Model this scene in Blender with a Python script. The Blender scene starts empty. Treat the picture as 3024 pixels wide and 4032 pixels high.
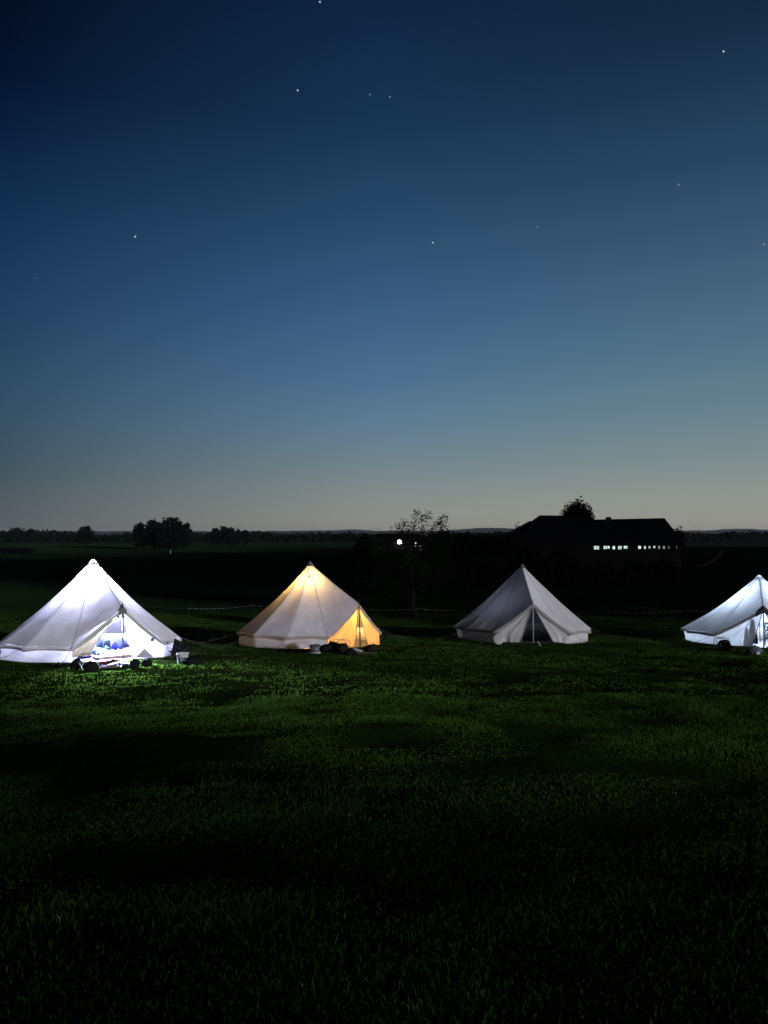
import bpy, math, random
import numpy as np
from math import sin, cos, pi, radians as R
random.seed(7)
rng = np.random.default_rng(11)
SC = bpy.context.scene
COL = SC.collection

# ------------------------------------------------------------------ layout from the photograph
PITCH = R(1.59)
F = 3030.0
CAMZ = 1.6
def ray(px, py):
    u = (px - 1512) / F; v = (2016 - py) / F
    return np.array((u, cos(PITCH) - v * sin(PITCH), sin(PITCH) + v * cos(PITCH)))
def at(px, py, Y):
    d = ray(px, py); t = Y / d[1]
    return np.array((d[0] * t, Y, CAMZ + d[2] * t))

# ------------------------------------------------------------------ noise and terrain
def _h(ix, iy, s):
    n = (ix * 374761393 + iy * 668265263 + s * 974634653) & 0x7fffffff
    n = ((n ^ (n >> 13)) * 1274126177) & 0x7fffffff
    n = n ^ (n >> 16)
    return (n & 0xffff) / 32767.5 - 1.0
def vn(x, y, s=0):
    x = np.asarray(x, float); y = np.asarray(y, float)
    ix = np.floor(x).astype(np.int64); iy = np.floor(y).astype(np.int64)
    fx = x - ix; fy = y - iy
    fx = fx * fx * (3 - 2 * fx); fy = fy * fy * (3 - 2 * fy)
    a = _h(ix, iy, s); b = _h(ix + 1, iy, s); c = _h(ix, iy + 1, s); d = _h(ix + 1, iy + 1, s)
    return (a * (1 - fx) + b * fx) * (1 - fy) + (c * (1 - fx) + d * fx) * fy
def sst(x, a, b):
    t = np.clip((np.asarray(x, float) - a) / (b - a), 0, 1)
    return t * t * (3 - 2 * t)
_ky = np.array([-200, -20, 0, 2.5, 10, 20, 28, 34, 40, 60, 120, 200, 460, 6000.])
_kz = np.array([4.0, 1.0, 0, -.17, -.92, -1.75, -2.3, -2.66, -2.98, -3.3, -3.9, -4.2, -4.0, -4.0])
_gy = np.arange(-200, 700, .5)
_gz = np.interp(_gy, _ky, _kz)
_k = np.exp(-np.linspace(-2.2, 2.2, 13) ** 2); _k /= _k.sum()
_gz = np.convolve(np.pad(_gz, 6, 'edge'), _k, 'valid')
TENTS = [(-8.42, 22.3), (-2.56, 26.7), (5.30, 29.6), (14.5, 29.8)]
def gz(x, y):
    x = np.asarray(x, float); y = np.asarray(y, float)
    z = np.interp(y, _gy, _gz)
    z = z - .022 * np.clip(x - 4, 0, 14) * sst(y, 12, 25) * (1 - sst(y, 45, 90))
    fade = 1 - sst(y, 60, 140)
    near = np.ones_like(z)
    for cx, cy in TENTS:
        d = np.hypot(x - cx, y - cy)
        near = np.minimum(near, .25 + .75 * sst(d, 2.6, 4.5))
    b = .09 * vn(x / 5.3, y / 4.1, 3) + .055 * vn(x / 1.7, y / 1.4, 5) + .022 * vn(x / .62, y / .55, 9)
    z = z + b * fade * near
    z = z + (1 - fade) * .5 * vn(x / 70., y / 70., 21) * (1 - sst(y, 300, 500))
    return z
def gpt(px, py):
    d = ray(px, py)
    t = np.linspace(1.5, 400, 12000) / d[1]
    zz = CAMZ + d[2] * t
    g = gz(d[0] * t, d[1] * t)
    i = int(np.argmax(zz < g)) if (zz < g).any() else len(t) - 1
    return np.array((d[0] * t[i], d[1] * t[i], float(g[i])))
def gat(px, Y):
    x = (px - 1512) / F * Y / cos(PITCH)
    return np.array((x, Y, float(gz(x, Y))))

# ------------------------------------------------------------------ materials
def mat_nodes(name):
    m = bpy.data.materials.new(name); m.use_nodes = True
    nt = m.node_tree; nt.nodes.clear()
    out = nt.nodes.new('ShaderNodeOutputMaterial')
    return m, nt, out
def N(nt, t, **kw):
    n = nt.nodes.new(t)
    for k, v in kw.items():
        if k in n.inputs: n.inputs[k].default_value = v
        else: setattr(n, k, v)
    return n
def math_node(nt, op, a, b=None, c=None, clamp=False):
    n = nt.nodes.new('ShaderNodeMath'); n.operation = op; n.use_clamp = clamp
    for i, v in enumerate((a, b, c)):
        if v is None: continue
        if isinstance(v, (int, float)): n.inputs[i].default_value = v
        else: nt.links.new(v, n.inputs[i])
    return n.outputs[0]
def rgba(c): return (c[0], c[1], c[2], 1.0)
def simple(name, col, rough=.8, var=.25, scale=8., bump=.25, metal=0., spec=.3):
    m, nt, out = mat_nodes(name)
    tc = N(nt, 'ShaderNodeTexCoord')
    nz = N(nt, 'ShaderNodeTexNoise', Scale=scale, Detail=5.0, Roughness=.6)
    nt.links.new(tc.outputs['Object'], nz.inputs['Vector'])
    mx = N(nt, 'ShaderNodeMix', data_type='RGBA')
    mx.inputs[6].default_value = rgba([max(0, c * (1 - var)) for c in col])
    mx.inputs[7].default_value = rgba([min(1, c * (1 + var)) for c in col])
    nt.links.new(nz.outputs[0], mx.inputs[0])
    b = N(nt, 'ShaderNodeBsdfPrincipled', Roughness=rough, Metallic=metal)
    b.inputs['Specular IOR Level'].default_value = spec
    nt.links.new(mx.outputs[2], b.inputs['Base Color'])
    if bump:
        bp = N(nt, 'ShaderNodeBump', Strength=bump, Distance=.02)
        nt.links.new(nz.outputs[0], bp.inputs['Height']); nt.links.new(bp.outputs[0], b.inputs['Normal'])
    nt.links.new(b.outputs[0], out.inputs[0])
    return m
def emit(name, col, s, sample=True):
    m, nt, out = mat_nodes(name)
    e = N(nt, 'ShaderNodeEmission', Strength=s); e.inputs[0].default_value = rgba(col)
    nt.links.new(e.outputs[0], out.inputs[0])
    if not sample: m.cycles.emission_sampling = 'NONE'
    return m
def canvas(name, col, trans, seams=0, grime=.55, mud=False):
    """woven cotton: reflects on one side, lets part of the light through to the other"""
    m, nt, out = mat_nodes(name)
    L = nt.links
    tc = N(nt, 'ShaderNodeTexCoord')
    n1 = N(nt, 'ShaderNodeTexNoise', Scale=2.2, Detail=6.0, Roughness=.65)
    n2 = N(nt, 'ShaderNodeTexNoise', Scale=42., Detail=3.0, Roughness=.7)
    L.new(tc.outputs['Object'], n1.inputs['Vector']); L.new(tc.outputs['Object'], n2.inputs['Vector'])
    mx = N(nt, 'ShaderNodeMix', data_type='RGBA')
    mx.inputs[6].default_value = rgba([c * (1 - .22 * grime) for c in col])
    mx.inputs[7].default_value = rgba(col)
    mr = N(nt, 'ShaderNodeMapRange'); L.new(n1.outputs[0], mr.inputs[0])
    mr.inputs[1].default_value = .35; mr.inputs[2].default_value = .62
    L.new(mr.outputs[0], mx.inputs[0])
    mx2 = N(nt, 'ShaderNodeMix', data_type='RGBA', blend_type='MULTIPLY')
    mx2.inputs[0].default_value = .25
    L.new(mx.outputs[2], mx2.inputs[6]); L.new(n2.outputs[0], mx2.inputs[7])
    colout = mx2.outputs[2]
    if mud:
        sz = N(nt, 'ShaderNodeSeparateXYZ'); L.new(tc.outputs['Object'], sz.inputs[0]); mm = N(nt, 'ShaderNodeMapRange')
        L.new(math_node(nt, 'SUBTRACT', sz.outputs[2], math_node(nt, 'MULTIPLY', n1.outputs[0], .35)), mm.inputs[0]); mm.inputs[1].default_value = -.22; mm.inputs[2].default_value = .02; mm.inputs[3].default_value = .75; mm.inputs[4].default_value = 0
        mxm = N(nt, 'ShaderNodeMix', data_type='RGBA'); L.new(mm.outputs[0], mxm.inputs[0]); L.new(colout, mxm.inputs[6]); mxm.inputs[7].default_value = (.20, .19, .13, 1); colout = mxm.outputs[2]
    fac = None
    if seams:
        uv = N(nt, 'ShaderNodeSeparateXYZ'); L.new(tc.outputs['UV'], uv.inputs[0])
        fr = math_node(nt, 'FRACT', math_node(nt, 'ADD', uv.outputs[0], .5))
        dist = math_node(nt, 'ABSOLUTE', math_node(nt, 'SUBTRACT', fr, .5))
        wid = math_node(nt, 'DIVIDE', .016, math_node(nt, 'MAXIMUM', uv.outputs[1], .12))
        s = math_node(nt, 'LESS_THAN', dist, wid)
        fac = math_node(nt, 'SUBTRACT', trans, math_node(nt, 'MULTIPLY', s, trans * .72))
        mx3 = N(nt, 'ShaderNodeMix', data_type='RGBA', blend_type='MULTIPLY')
        L.new(math_node(nt, 'MULTIPLY', s, .45), mx3.inputs[0]); L.new(colout, mx3.inputs[6])
        mx3.inputs[7].default_value = (.45, .45, .47, 1); colout = mx3.outputs[2]
    d = N(nt, 'ShaderNodeBsdfDiffuse', Roughness=.6); t = N(nt, 'ShaderNodeBsdfTranslucent')
    L.new(colout, d.inputs[0]); L.new(colout, t.inputs[0])
    bp = N(nt, 'ShaderNodeBump', Strength=.4, Distance=.06)
    L.new(n1.outputs[0], bp.inputs['Height'])
    L.new(bp.outputs[0], d.inputs['Normal']); L.new(bp.outputs[0], t.inputs['Normal'])
    ms = N(nt, 'ShaderNodeMixShader'); ms.inputs[0].default_value = trans
    if fac is not None: L.new(fac, ms.inputs[0])
    L.new(d.outputs[0], ms.inputs[1]); L.new(t.outputs[0], ms.inputs[2])
    L.new(ms.outputs[0], out.inputs[0])
    return m
def leafmat(name, attr=True, col=(.04, .08, .02), trans=.35):
    m, nt, out = mat_nodes(name); L = nt.links
    d = N(nt, 'ShaderNodeBsdfDiffuse'); t = N(nt, 'ShaderNodeBsdfTranslucent')
    if attr:
        a = N(nt, 'ShaderNodeAttribute', attribute_name='tint')
        L.new(a.outputs['Color'], d.inputs[0]); L.new(a.outputs['Color'], t.inputs[0])
    else:
        d.inputs[0].default_value = rgba(col); t.inputs[0].default_value = rgba(col)
    ms = N(nt, 'ShaderNodeMixShader'); ms.inputs[0].default_value = trans
    L.new(d.outputs[0], ms.inputs[1]); L.new(t.outputs[0], ms.inputs[2]); L.new(ms.outputs[0], out.inputs[0])
    return m

M = {}
M['black_cloth'] = simple('black_cloth', (.010, .011, .012), .95, .4, 14, .5, 0., .05)
M['dark_cloth'] = simple('dark_cloth', (.03, .032, .036), .9, .4, 14, .5)
M['brown_cloth'] = simple('brown_cloth', (.026, .019, .013), .95, .4, 14, .5, 0., .05)
M['navy'] = simple('navy_cloth', (.012, .018, .07), .8, .4, 10, .6)
M['blue'] = simple('blue_cloth', (.004, .007, .11), .7, .35, 10, .6)
M['slate'] = simple('slate_cloth', (.022, .034, .065), .8, .35, 10, .6)
M['cyan'] = simple('cyan_cloth', (.03, .15, .24), .7, .3, 9, .6)
M['red_cloth'] = simple('red_cloth', (.13, .03, .017), .85, .3, 12, .6)
M['tan_cloth'] = simple('tan_cloth', (.16, .12, .08), .85, .3, 12, .6)
M['green_cloth'] = simple('green_cloth', (.02, .07, .04), .85, .2, 12, .5)
M['yellow_cloth'] = simple('yellow_cloth', (.34, .27, .05), .85, .2, 12, .5)
M['white_cloth'] = simple('white_cloth', (.62, .60, .62), .85, .15, 12, .5)
M['lilac_cloth'] = simple('lilac_cloth', (.2, .18, .3), .85, .2, 12, .5)
M['steel'] = simple('steel', (.30, .29, .28), .45, .25, 20, .1, .7)
M['dark_steel'] = simple('dark_steel', (.05, .05, .055), .5, .3, 20, .1, .5)
M['pole'] = simple('pole_metal', (.05, .045, .06), .5, .2, 16, .1, .3)
M['pale_pole'] = simple('pale_pole_metal', (.34, .33, .31), .5, .15, 16, .1, .1)
M['wood'] = simple('weathered_board', (.20, .155, .105), .8, .3, 9, .4)
M['pale_wood'] = simple('pale_stick', (.55, .52, .44), .8, .2, 9, .3)
M['white_plastic'] = simple('white_plastic', (.66, .66, .64), .4, .08, 6, .05)
M['pale_plastic'] = simple('pale_plastic', (.42, .39, .36), .5, .12, 6, .05)
M['clear_plastic'] = simple('grey_plastic', (.09, .10, .105), .25, .3, 12, .5)
M['teal'] = simple('teal_plastic', (.10, .42, .40), .5, .1, 6, .05)
M['rope'] = simple('rope', (.07, .065, .055), .9, .2, 30, .2)
M['sheet'] = simple('groundsheet', (.06, .055, .065), .7, .3, 5, .3)
M['cap'] = simple('cap_fabric', (.10, .10, .11), .8, .2, 12, .2)
M['pale_cap'] = canvas('cap_canvas', (.72, .72, .74), .42)
M['patch'] = simple('patch_canvas', (.11, .105, .10), .9, .25, 14, .3, 0., .1)
M['hem'] = canvas('hem_canvas', (.42, .40, .37), .05)
M['bark'] = simple('bark', (.022, .018, .014), .95, .4, 12, .7)
M['foliage'] = leafmat('foliage')
M['stucco'] = simple('stucco', (.20, .18, .16), .9, .2, 3, .3)
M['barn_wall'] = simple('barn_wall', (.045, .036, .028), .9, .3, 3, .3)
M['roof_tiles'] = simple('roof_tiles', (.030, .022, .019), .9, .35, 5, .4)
M['frame_wood'] = simple('frame_wood', (.05, .045, .04), .8, .2, 12, .2)
M['post'] = simple('fence_post', (.035, .033, .03), .8, .2, 12, .1, 0, .1)
M['tape'] = simple('fence_tape', (.20, .19, .165), .6, .15, 30, .1)
M['mesh'] = simple('vent_mesh', (.12, .13, .14), .9, .2, 60, .3)

# ------------------------------------------------------------------ mesh helpers
class MB:
    def __init__(s): s.v = []; s.f = []
    def add(s, vs, fs):
        o = len(s.v); s.v += [tuple(map(float, p)) for p in vs]; s.f += [tuple(i + o for i in f) for f in fs]
    def grid(s, P, closeu=False):
        n, m = P.shape[:2]
        fs = []
        for i in range(n if closeu else n - 1):
            for j in range(m - 1):
                a = i * m + j; b = ((i + 1) % n) * m + j
                fs.append((a, b, b + 1, a + 1))
        s.add(P.reshape(-1, 3), fs)
    def tube(s, pts, r, seg=7, cap=True):
        pts = [np.asarray(p, float) for p in pts]; n = len(pts)
        rr = [r] * n if isinstance(r, (int, float)) else list(r)
        o = len(s.v); up = np.array((.13, .27, .95)); vs = []; fs = []
        for i, p in enumerate(pts):
            d = pts[min(i + 1, n - 1)] - pts[max(i - 1, 0)]; d = d / (np.linalg.norm(d) + 1e-9)
            a = np.cross(d, up if abs(d @ up) < .93 else np.array((1., 0, 0))); a /= np.linalg.norm(a); b = np.cross(d, a)
            for k in range(seg):
                t = 2 * pi * k / seg; vs.append(p + rr[i] * (a * cos(t) + b * sin(t)))
        for i in range(n - 1):
            for k in range(seg):
                k2 = (k + 1) % seg
                fs.append((i * seg + k, i * seg + k2, (i + 1) * seg + k2, (i + 1) * seg + k))
        if cap:
            fs.append(tuple(range(seg))[::-1]); fs.append(tuple((n - 1) * seg + k for k in range(seg)))
        s.add(vs, fs)
    def lathe(s, prof, c=(0, 0, 0), seg=24, squash=(1, 1)):
        vs = []; fs = []; m = len(prof)
        for k in range(seg):
            t = 2 * pi * k / seg
            for r, z in prof: vs.append((c[0] + r * cos(t) * squash[0], c[1] + r * sin(t) * squash[1], c[2] + z))
        for k in range(seg):
            k2 = (k + 1) % seg
            for j in range(m - 1): fs.append((k * m + j, k2 * m + j, k2 * m + j + 1, k * m + j + 1))
        s.add(vs, fs)
    def box(s, c, d, rz=0., tilt=0., bev=.0):
        c = np.asarray(c, float); hx, hy, hz = [q / 2 for q in d]
        b = min(bev, hx * .9, hy * .9, hz * .9)
        vs = []
        if b <= 0:
            for x in (-hx, hx):
                for y in (-hy, hy):
                    for z in (-hz, hz): vs.append((x, y, z))
            fs = [(0, 1, 3, 2), (4, 6, 7, 5), (0, 4, 5, 1), (2, 3, 7, 6), (0, 2, 6, 4), (1, 5, 7, 3)]
        else:
            ring = [(-hx + b, -hy), (hx - b, -hy), (hx, -hy + b), (hx, hy - b), (hx - b, hy), (-hx + b, hy), (-hx, hy - b), (-hx, -hy + b)]
            for z, k in ((-hz, 1), (-hz + b, 0), (hz - b, 0), (hz, 1)):
                for x, y in ring:
                    f = 1 - k * b / max(hx, hy); vs.append((x * f, y * f, z))
            fs = []
            for l in range(3):
                for k in range(8):
                    k2 = (k + 1) % 8; fs.append((l * 8 + k, l * 8 + k2, l * 8 + 8 + k2, l * 8 + 8 + k))
            fs += [tuple(range(8))[::-1], tuple(range(24, 32))]
        out = []
        for x, y, z in vs:
            x, z = x * cos(tilt) + z * sin(tilt), -x * sin(tilt) + z * cos(tilt)
            out.append((c[0] + x * cos(rz) - y * sin(rz), c[1] + x * sin(rz) + y * cos(rz), c[2] + z))
        s.add(out, fs)
    def blob(s, c, r, seed=0, lump=.18, freq=2.2, flat=.0, nu=22, nv=14, rz=0.):
        """soft sack: a lumpy ellipsoid that settles flat where it meets the ground"""
        u = np.linspace(0, 2 * pi, nu, endpoint=False)[:, None]; v = np.linspace(.02, pi - .02, nv)[None, :]
        x = np.cos(u) * np.sin(v); y = np.sin(u) * np.sin(v); z = np.cos(v) + 0 * u
        k = 1 + lump * (vn(x * freq + seed * 7.3 + z * 1.3, y * freq + z * freq * .8 + seed, seed + 40)) + lump * .5 * vn(x * freq * 2.7 + z * 2 + seed, y * freq * 2.7 - z * 2.2, seed + 41)
        X, Y, Z = x * k * r[0], y * k * r[1], z * k * r[2]
        if flat > 0: Z = np.where(Z < -r[2] * flat, -r[2] * flat + (Z + r[2] * flat) * .08, Z)
        P = np.stack((c[0] + X * cos(rz) - Y * sin(rz), c[1] + X * sin(rz) + Y * cos(rz), c[2] + Z), -1)
        s.grid(P, True)
    def build(s, name, mat, parent=None, smooth=True, origin=None):
        o = Vx(name, np.array(s.v), s.f, mat, parent, smooth, origin)
        return o
def Vx(name, v, f, mat, parent=None, smooth=True, origin=None):
    v = np.asarray(v, float)
    po = np.array(parent.matrix_world.translation) if parent is not None and parent.get('_o') is None else (np.array(parent['_o']) if parent is not None else np.zeros(3))
    me = bpy.data.meshes.new(name)
    og = np.zeros(3) if origin is None else np.asarray(origin, float)
    if parent is not None: og = po
    me.from_pydata((v - og).tolist(), [], f)
    me.update()
    if smooth:
        me.polygons.foreach_set('use_smooth', [True] * len(me.polygons))
    if mat is not None: me.materials.append(mat)
    o = bpy.data.objects.new(name, me); COL.objects.link(o)
    if parent is not None: o.parent = parent
    else: o.location = og
    if parent is not None: o['_o'] = list(map(float, po))
    else: o['_o'] = list(map(float, og))
    return o
def tag(o, label=None, cat=None, group=None, kind=None):
    if label: o['label'] = label
    if cat: o['category'] = cat
    if group: o['group'] = group
    if kind: o['kind'] = kind
    return o
def thing(name, label, cat, loc, group=None):
    o = bpy.data.objects.new(name, None); COL.objects.link(o)
    o.location = tuple(map(float, loc)); o['_o'] = list(map(float, loc)); o.empty_display_size = .2
    return tag(o, label, cat, group)
def fastmesh(name, verts, quads=None, tris=None, mat=None, tint=None, parent=None, smooth=False):
    """big meshes straight from arrays"""
    me = bpy.data.meshes.new(name)
    nq = 0 if quads is None else len(quads); ntr = 0 if tris is None else len(tris)
    loops = np.concatenate([a.reshape(-1) for a in (quads, tris) if a is not None]).astype(np.int32)
    starts = np.concatenate([np.arange(nq) * 4, nq * 4 + np.arange(ntr) * 3]).astype(np.int32)
    me.vertices.add(len(verts)); me.vertices.foreach_set('co', np.ascontiguousarray(verts, np.float32).reshape(-1))
    me.loops.add(len(loops)); me.loops.foreach_set('vertex_index', loops)
    me.polygons.add(nq + ntr); me.polygons.foreach_set('loop_start', starts)
    me.update(calc_edges=True)
    if smooth: me.polygons.foreach_set('use_smooth', np.ones(nq + ntr, bool))
    if tint is not None:
        a = me.attributes.new('tint', 'FLOAT_COLOR', 'POINT')
        a.data.foreach_set('color', np.ascontiguousarray(np.concatenate([tint, np.ones((len(tint), 1))], 1), np.float32).reshape(-1))
    if mat is not None: me.materials.append(mat)
    me.validate()
    o = bpy.data.objects.new(name, me); COL.objects.link(o)
    if parent is not None:
        o.parent = parent; po = np.array(parent['_o'])
        me.transform(__import__('mathutils').Matrix.Translation(tuple(-po))); o['_o'] = list(map(float, po))
    return o

# ------------------------------------------------------------------ camera
cam = bpy.data.cameras.new('camera'); co = bpy.data.objects.new('camera', cam); COL.objects.link(co)
co.location = (0, 0, CAMZ); co.rotation_euler = (R(90) + PITCH, 0, 0)
cam.sensor_fit = 'VERTICAL'; cam.sensor_height = 34.6; cam.lens = 34.6 * F / 4032
cam.clip_start = .1; cam.clip_end = 20000
SC.camera = co

# ------------------------------------------------------------------ sky
W = bpy.data.worlds.new('World'); SC.world = W; W.use_nodes = True
nt = W.node_tree; nt.nodes.clear(); L = nt.links
out = nt.nodes.new('ShaderNodeOutputWorld'); bg = nt.nodes.new('ShaderNodeBackground')
tc = nt.nodes.new('ShaderNodeTexCoord'); sp = nt.nodes.new('ShaderNodeSeparateXYZ')
L.new(tc.outputs['Generated'], sp.inputs[0])
def lin(c): return tuple(((q / 255) / 12.92 if q / 255 <= .04045 else ((q / 255 + .055) / 1.055) ** 2.4) for q in c)
def ramp(stops):
    r = nt.nodes.new('ShaderNodeValToRGB'); r.color_ramp.interpolation = 'B_SPLINE' if False else 'EASE'
    r.color_ramp.interpolation = 'LINEAR'
    e = r.color_ramp.elements
    while len(e) > 1: e.remove(e[0])
    for i, (p, c) in enumerate(stops):
        x = e[0] if i == 0 else e.new(p)
        x.position = p; x.color = rgba(lin(c))
    L.new(elev, r.inputs[0])
    return r.outputs[0]
# elevation in units of 60 degrees
elev = math_node(nt, 'DIVIDE', math_node(nt, 'ARCSINE', sp.outputs[2]), R(60), clamp=True)
def st(lst, k):   # photograph rows -> elevation at that column
    o = []
    for y, c in lst:
        o.append((max(0.0, math.atan((2100 - y) / F / k)) / R(60), c))
    o.sort(key=lambda q: q[0]); o.append((.85, tuple(q * .4 for q in o[-1][1])))
    return o
RL = ramp(st([(0, (2, 12, 34)), (250, (3, 18, 45)), (500, (7, 31, 62)), (850, (18, 49, 82)), (1250, (33, 65, 96)), (1600, (50, 79, 102)), (1850, (66, 86, 96)), (2000, (84, 93, 97)), (2090, (91, 95, 96))], 1.118))
RC = ramp(st([(0, (14, 38, 68)), (450, (22, 52, 83)), (850, (39, 74, 105)), (1200, (57, 93, 130)), (1500, (78, 113, 145)), (1700, (98, 127, 147)), (1850, (118, 135, 141)), (1970, (137, 143, 140)), (2090, (150, 148, 140))], 1.0))
RR = ramp(st([(0, (19, 42, 66)), (550, (38, 68, 97)), (950, (59, 90, 118)), (1300, (79, 112, 135)), (1600, (103, 131, 142)), (1800, (126, 142, 143)), (1950, (147, 152, 146)), (2090, (158, 155, 145))], 1.118))
# horizontal angle from the place where the sun went down
az0 = R(35)
hl = math_node(nt, 'SQRT', math_node(nt, 'ADD', math_node(nt, 'MULTIPLY', sp.outputs[0], sp.outputs[0]), math_node(nt, 'ADD', math_node(nt, 'MULTIPLY', sp.outputs[1], sp.outputs[1]), 1e-5)))
ca = math_node(nt, 'DIVIDE', math_node(nt, 'ADD', math_node(nt, 'MULTIPLY', sp.outputs[0], sin(az0)), math_node(nt, 'MULTIPLY', sp.outputs[1], cos(az0))), hl)
def mr(v, a, b, c=0., d=1.):
    n = nt.nodes.new('ShaderNodeMapRange'); n.clamp = True; n.interpolation_type = 'SMOOTHSTEP' if False else 'LINEAR'
    L.new(v, n.inputs[0]); n.inputs[1].default_value = a; n.inputs[2].default_value = b; n.inputs[3].default_value = c; n.inputs[4].default_value = d
    return n.outputs[0]
def mixc(f, a, b, bt='MIX'):
    n = nt.nodes.new('ShaderNodeMix'); n.data_type = 'RGBA'; n.blend_type = bt
    if isinstance(f, (int, float)): n.inputs[0].default_value = f
    else: L.new(f, n.inputs[0])
    L.new(a, n.inputs[6]); L.new(b, n.inputs[7]); return n.outputs[2]
c1 = mixc(mr(ca, .477, .819), RL, RC)
c2 = mixc(mr(ca, .819, .989), c1, RR)
vm = nt.nodes.new('ShaderNodeVectorMath'); vm.operation = 'SCALE'
L.new(c2, vm.inputs[0]); L.new(mr(ca, -.5, .47, .34, 1.0), vm.inputs[3])
L.new(vm.outputs[0], bg.inputs[0]); bg.inputs[1].default_value = 1.0
L.new(bg.outputs[0], out.inputs[0])

# added low sun lamp from the right, standing in for unseen lights on the tents
sd = bpy.data.lights.new('stand_in_sun', 'SUN'); sd.energy = 2.35; sd.angle = R(4); sd.color = (.91, .91, 1.0)
so = bpy.data.objects.new('stand_in_sun', sd); COL.objects.link(so)
import mathutils
mdir = mathutils.Vector((-.72, .69, -.13))
so.rotation_euler = mdir.to_track_quat('-Z', 'Y').to_euler(); so.location = (60, -10, 25)

# ------------------------------------------------------------------ ground sheet
def graded(lo, hi, a, b, step, far):
    c = list(np.arange(a, b + 1e-6, step)); s = step; x = c[-1]
    while x < hi: s *= 1.18; x = min(hi, x + s); c.append(x)
    s = step; x = c[0]
    while x > lo: s *= 1.18; x = max(lo, x - s); c.insert(0, x)
    return np.array(c)
gx = graded(-4200, 4200, -24, 26, .28, 0); gyv = graded(-150, 4200, -3, 46, .25, 0)
GX, GY = np.meshgrid(gx, gyv, indexing='ij')
P = np.stack((GX, GY, gz(GX, GY)), -1)
n, m_ = P.shape[:2]
ii = np.arange(n - 1)[:, None] * m_ + np.arange(m_ - 1)[None, :]
Q = np.stack((ii, ii + m_, ii + m_ + 1, ii + 1), -1).reshape(-1, 4)
mg, nt2, out2 = mat_nodes('meadow_ground')
tc2 = N(nt2, 'ShaderNodeTexCoord')
na = N(nt2, 'ShaderNodeTexNoise', Scale=.35, Detail=8.0, Roughness=.62); nb = N(nt2, 'ShaderNodeTexNoise', Scale=9., Detail=6.0, Roughness=.7)
nc = N(nt2, 'ShaderNodeTexNoise', Scale=.02, Detail=3.0)
for q in (na, nb, nc): nt2.links.new(tc2.outputs['Object'], q.inputs['Vector'])
m1 = N(nt2, 'ShaderNodeMix', data_type='RGBA'); m1.inputs[6].default_value = (.028, .060, .011, 1); m1.inputs[7].default_value = (.046, .086, .018, 1)
nt2.links.new(na.outputs[0], m1.inputs[0])
m2 = N(nt2, 'ShaderNodeMix', data_type='RGBA', blend_type='MULTIPLY'); m2.inputs[0].default_value = .7
nt2.links.new(m1.outputs[2], m2.inputs[6]); nt2.links.new(nb.outputs[0], m2.inputs[7])
m3 = N(nt2, 'ShaderNodeMix', data_type='RGBA', blend_type='MULTIPLY'); m3.inputs[0].default_value = .8
nt2.links.new(m2.outputs[2], m3.inputs[6]); nt2.links.new(nc.outputs[0], m3.inputs[7])
dd = N(nt2, 'ShaderNodeBsdfDiffuse', Roughness=1.0); sx = N(nt2, 'ShaderNodeSeparateXYZ'); nt2.links.new(tc2.outputs['Object'], sx.inputs[0])
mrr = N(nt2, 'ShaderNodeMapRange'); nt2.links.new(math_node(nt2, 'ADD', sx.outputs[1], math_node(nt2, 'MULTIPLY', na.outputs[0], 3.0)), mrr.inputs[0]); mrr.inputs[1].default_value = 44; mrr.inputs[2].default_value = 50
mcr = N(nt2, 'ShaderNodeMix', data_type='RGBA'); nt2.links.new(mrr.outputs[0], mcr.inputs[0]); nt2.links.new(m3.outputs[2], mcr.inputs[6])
mcd = N(nt2, 'ShaderNodeMix', data_type='RGBA', blend_type='MULTIPLY'); mcd.inputs[0].default_value = 1; nt2.links.new(m3.outputs[2], mcd.inputs[6]); mcd.inputs[7].default_value = (.62, .62, 1.1, 1)  # fall-off of light beyond the fence, painted into the ground colour
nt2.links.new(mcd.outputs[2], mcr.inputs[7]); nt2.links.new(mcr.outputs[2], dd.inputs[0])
bp2 = N(nt2, 'ShaderNodeBump', Strength=.6, Distance=.05); nt2.links.new(nb.outputs[0], bp2.inputs['Height']); nt2.links.new(bp2.outputs[0], dd.inputs['Normal'])
nt2.links.new(dd.outputs[0], out2.inputs[0])
g = fastmesh('meadow', P.reshape(-1, 3), quads=Q, mat=mg, smooth=True); tag(g, kind='structure')

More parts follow.
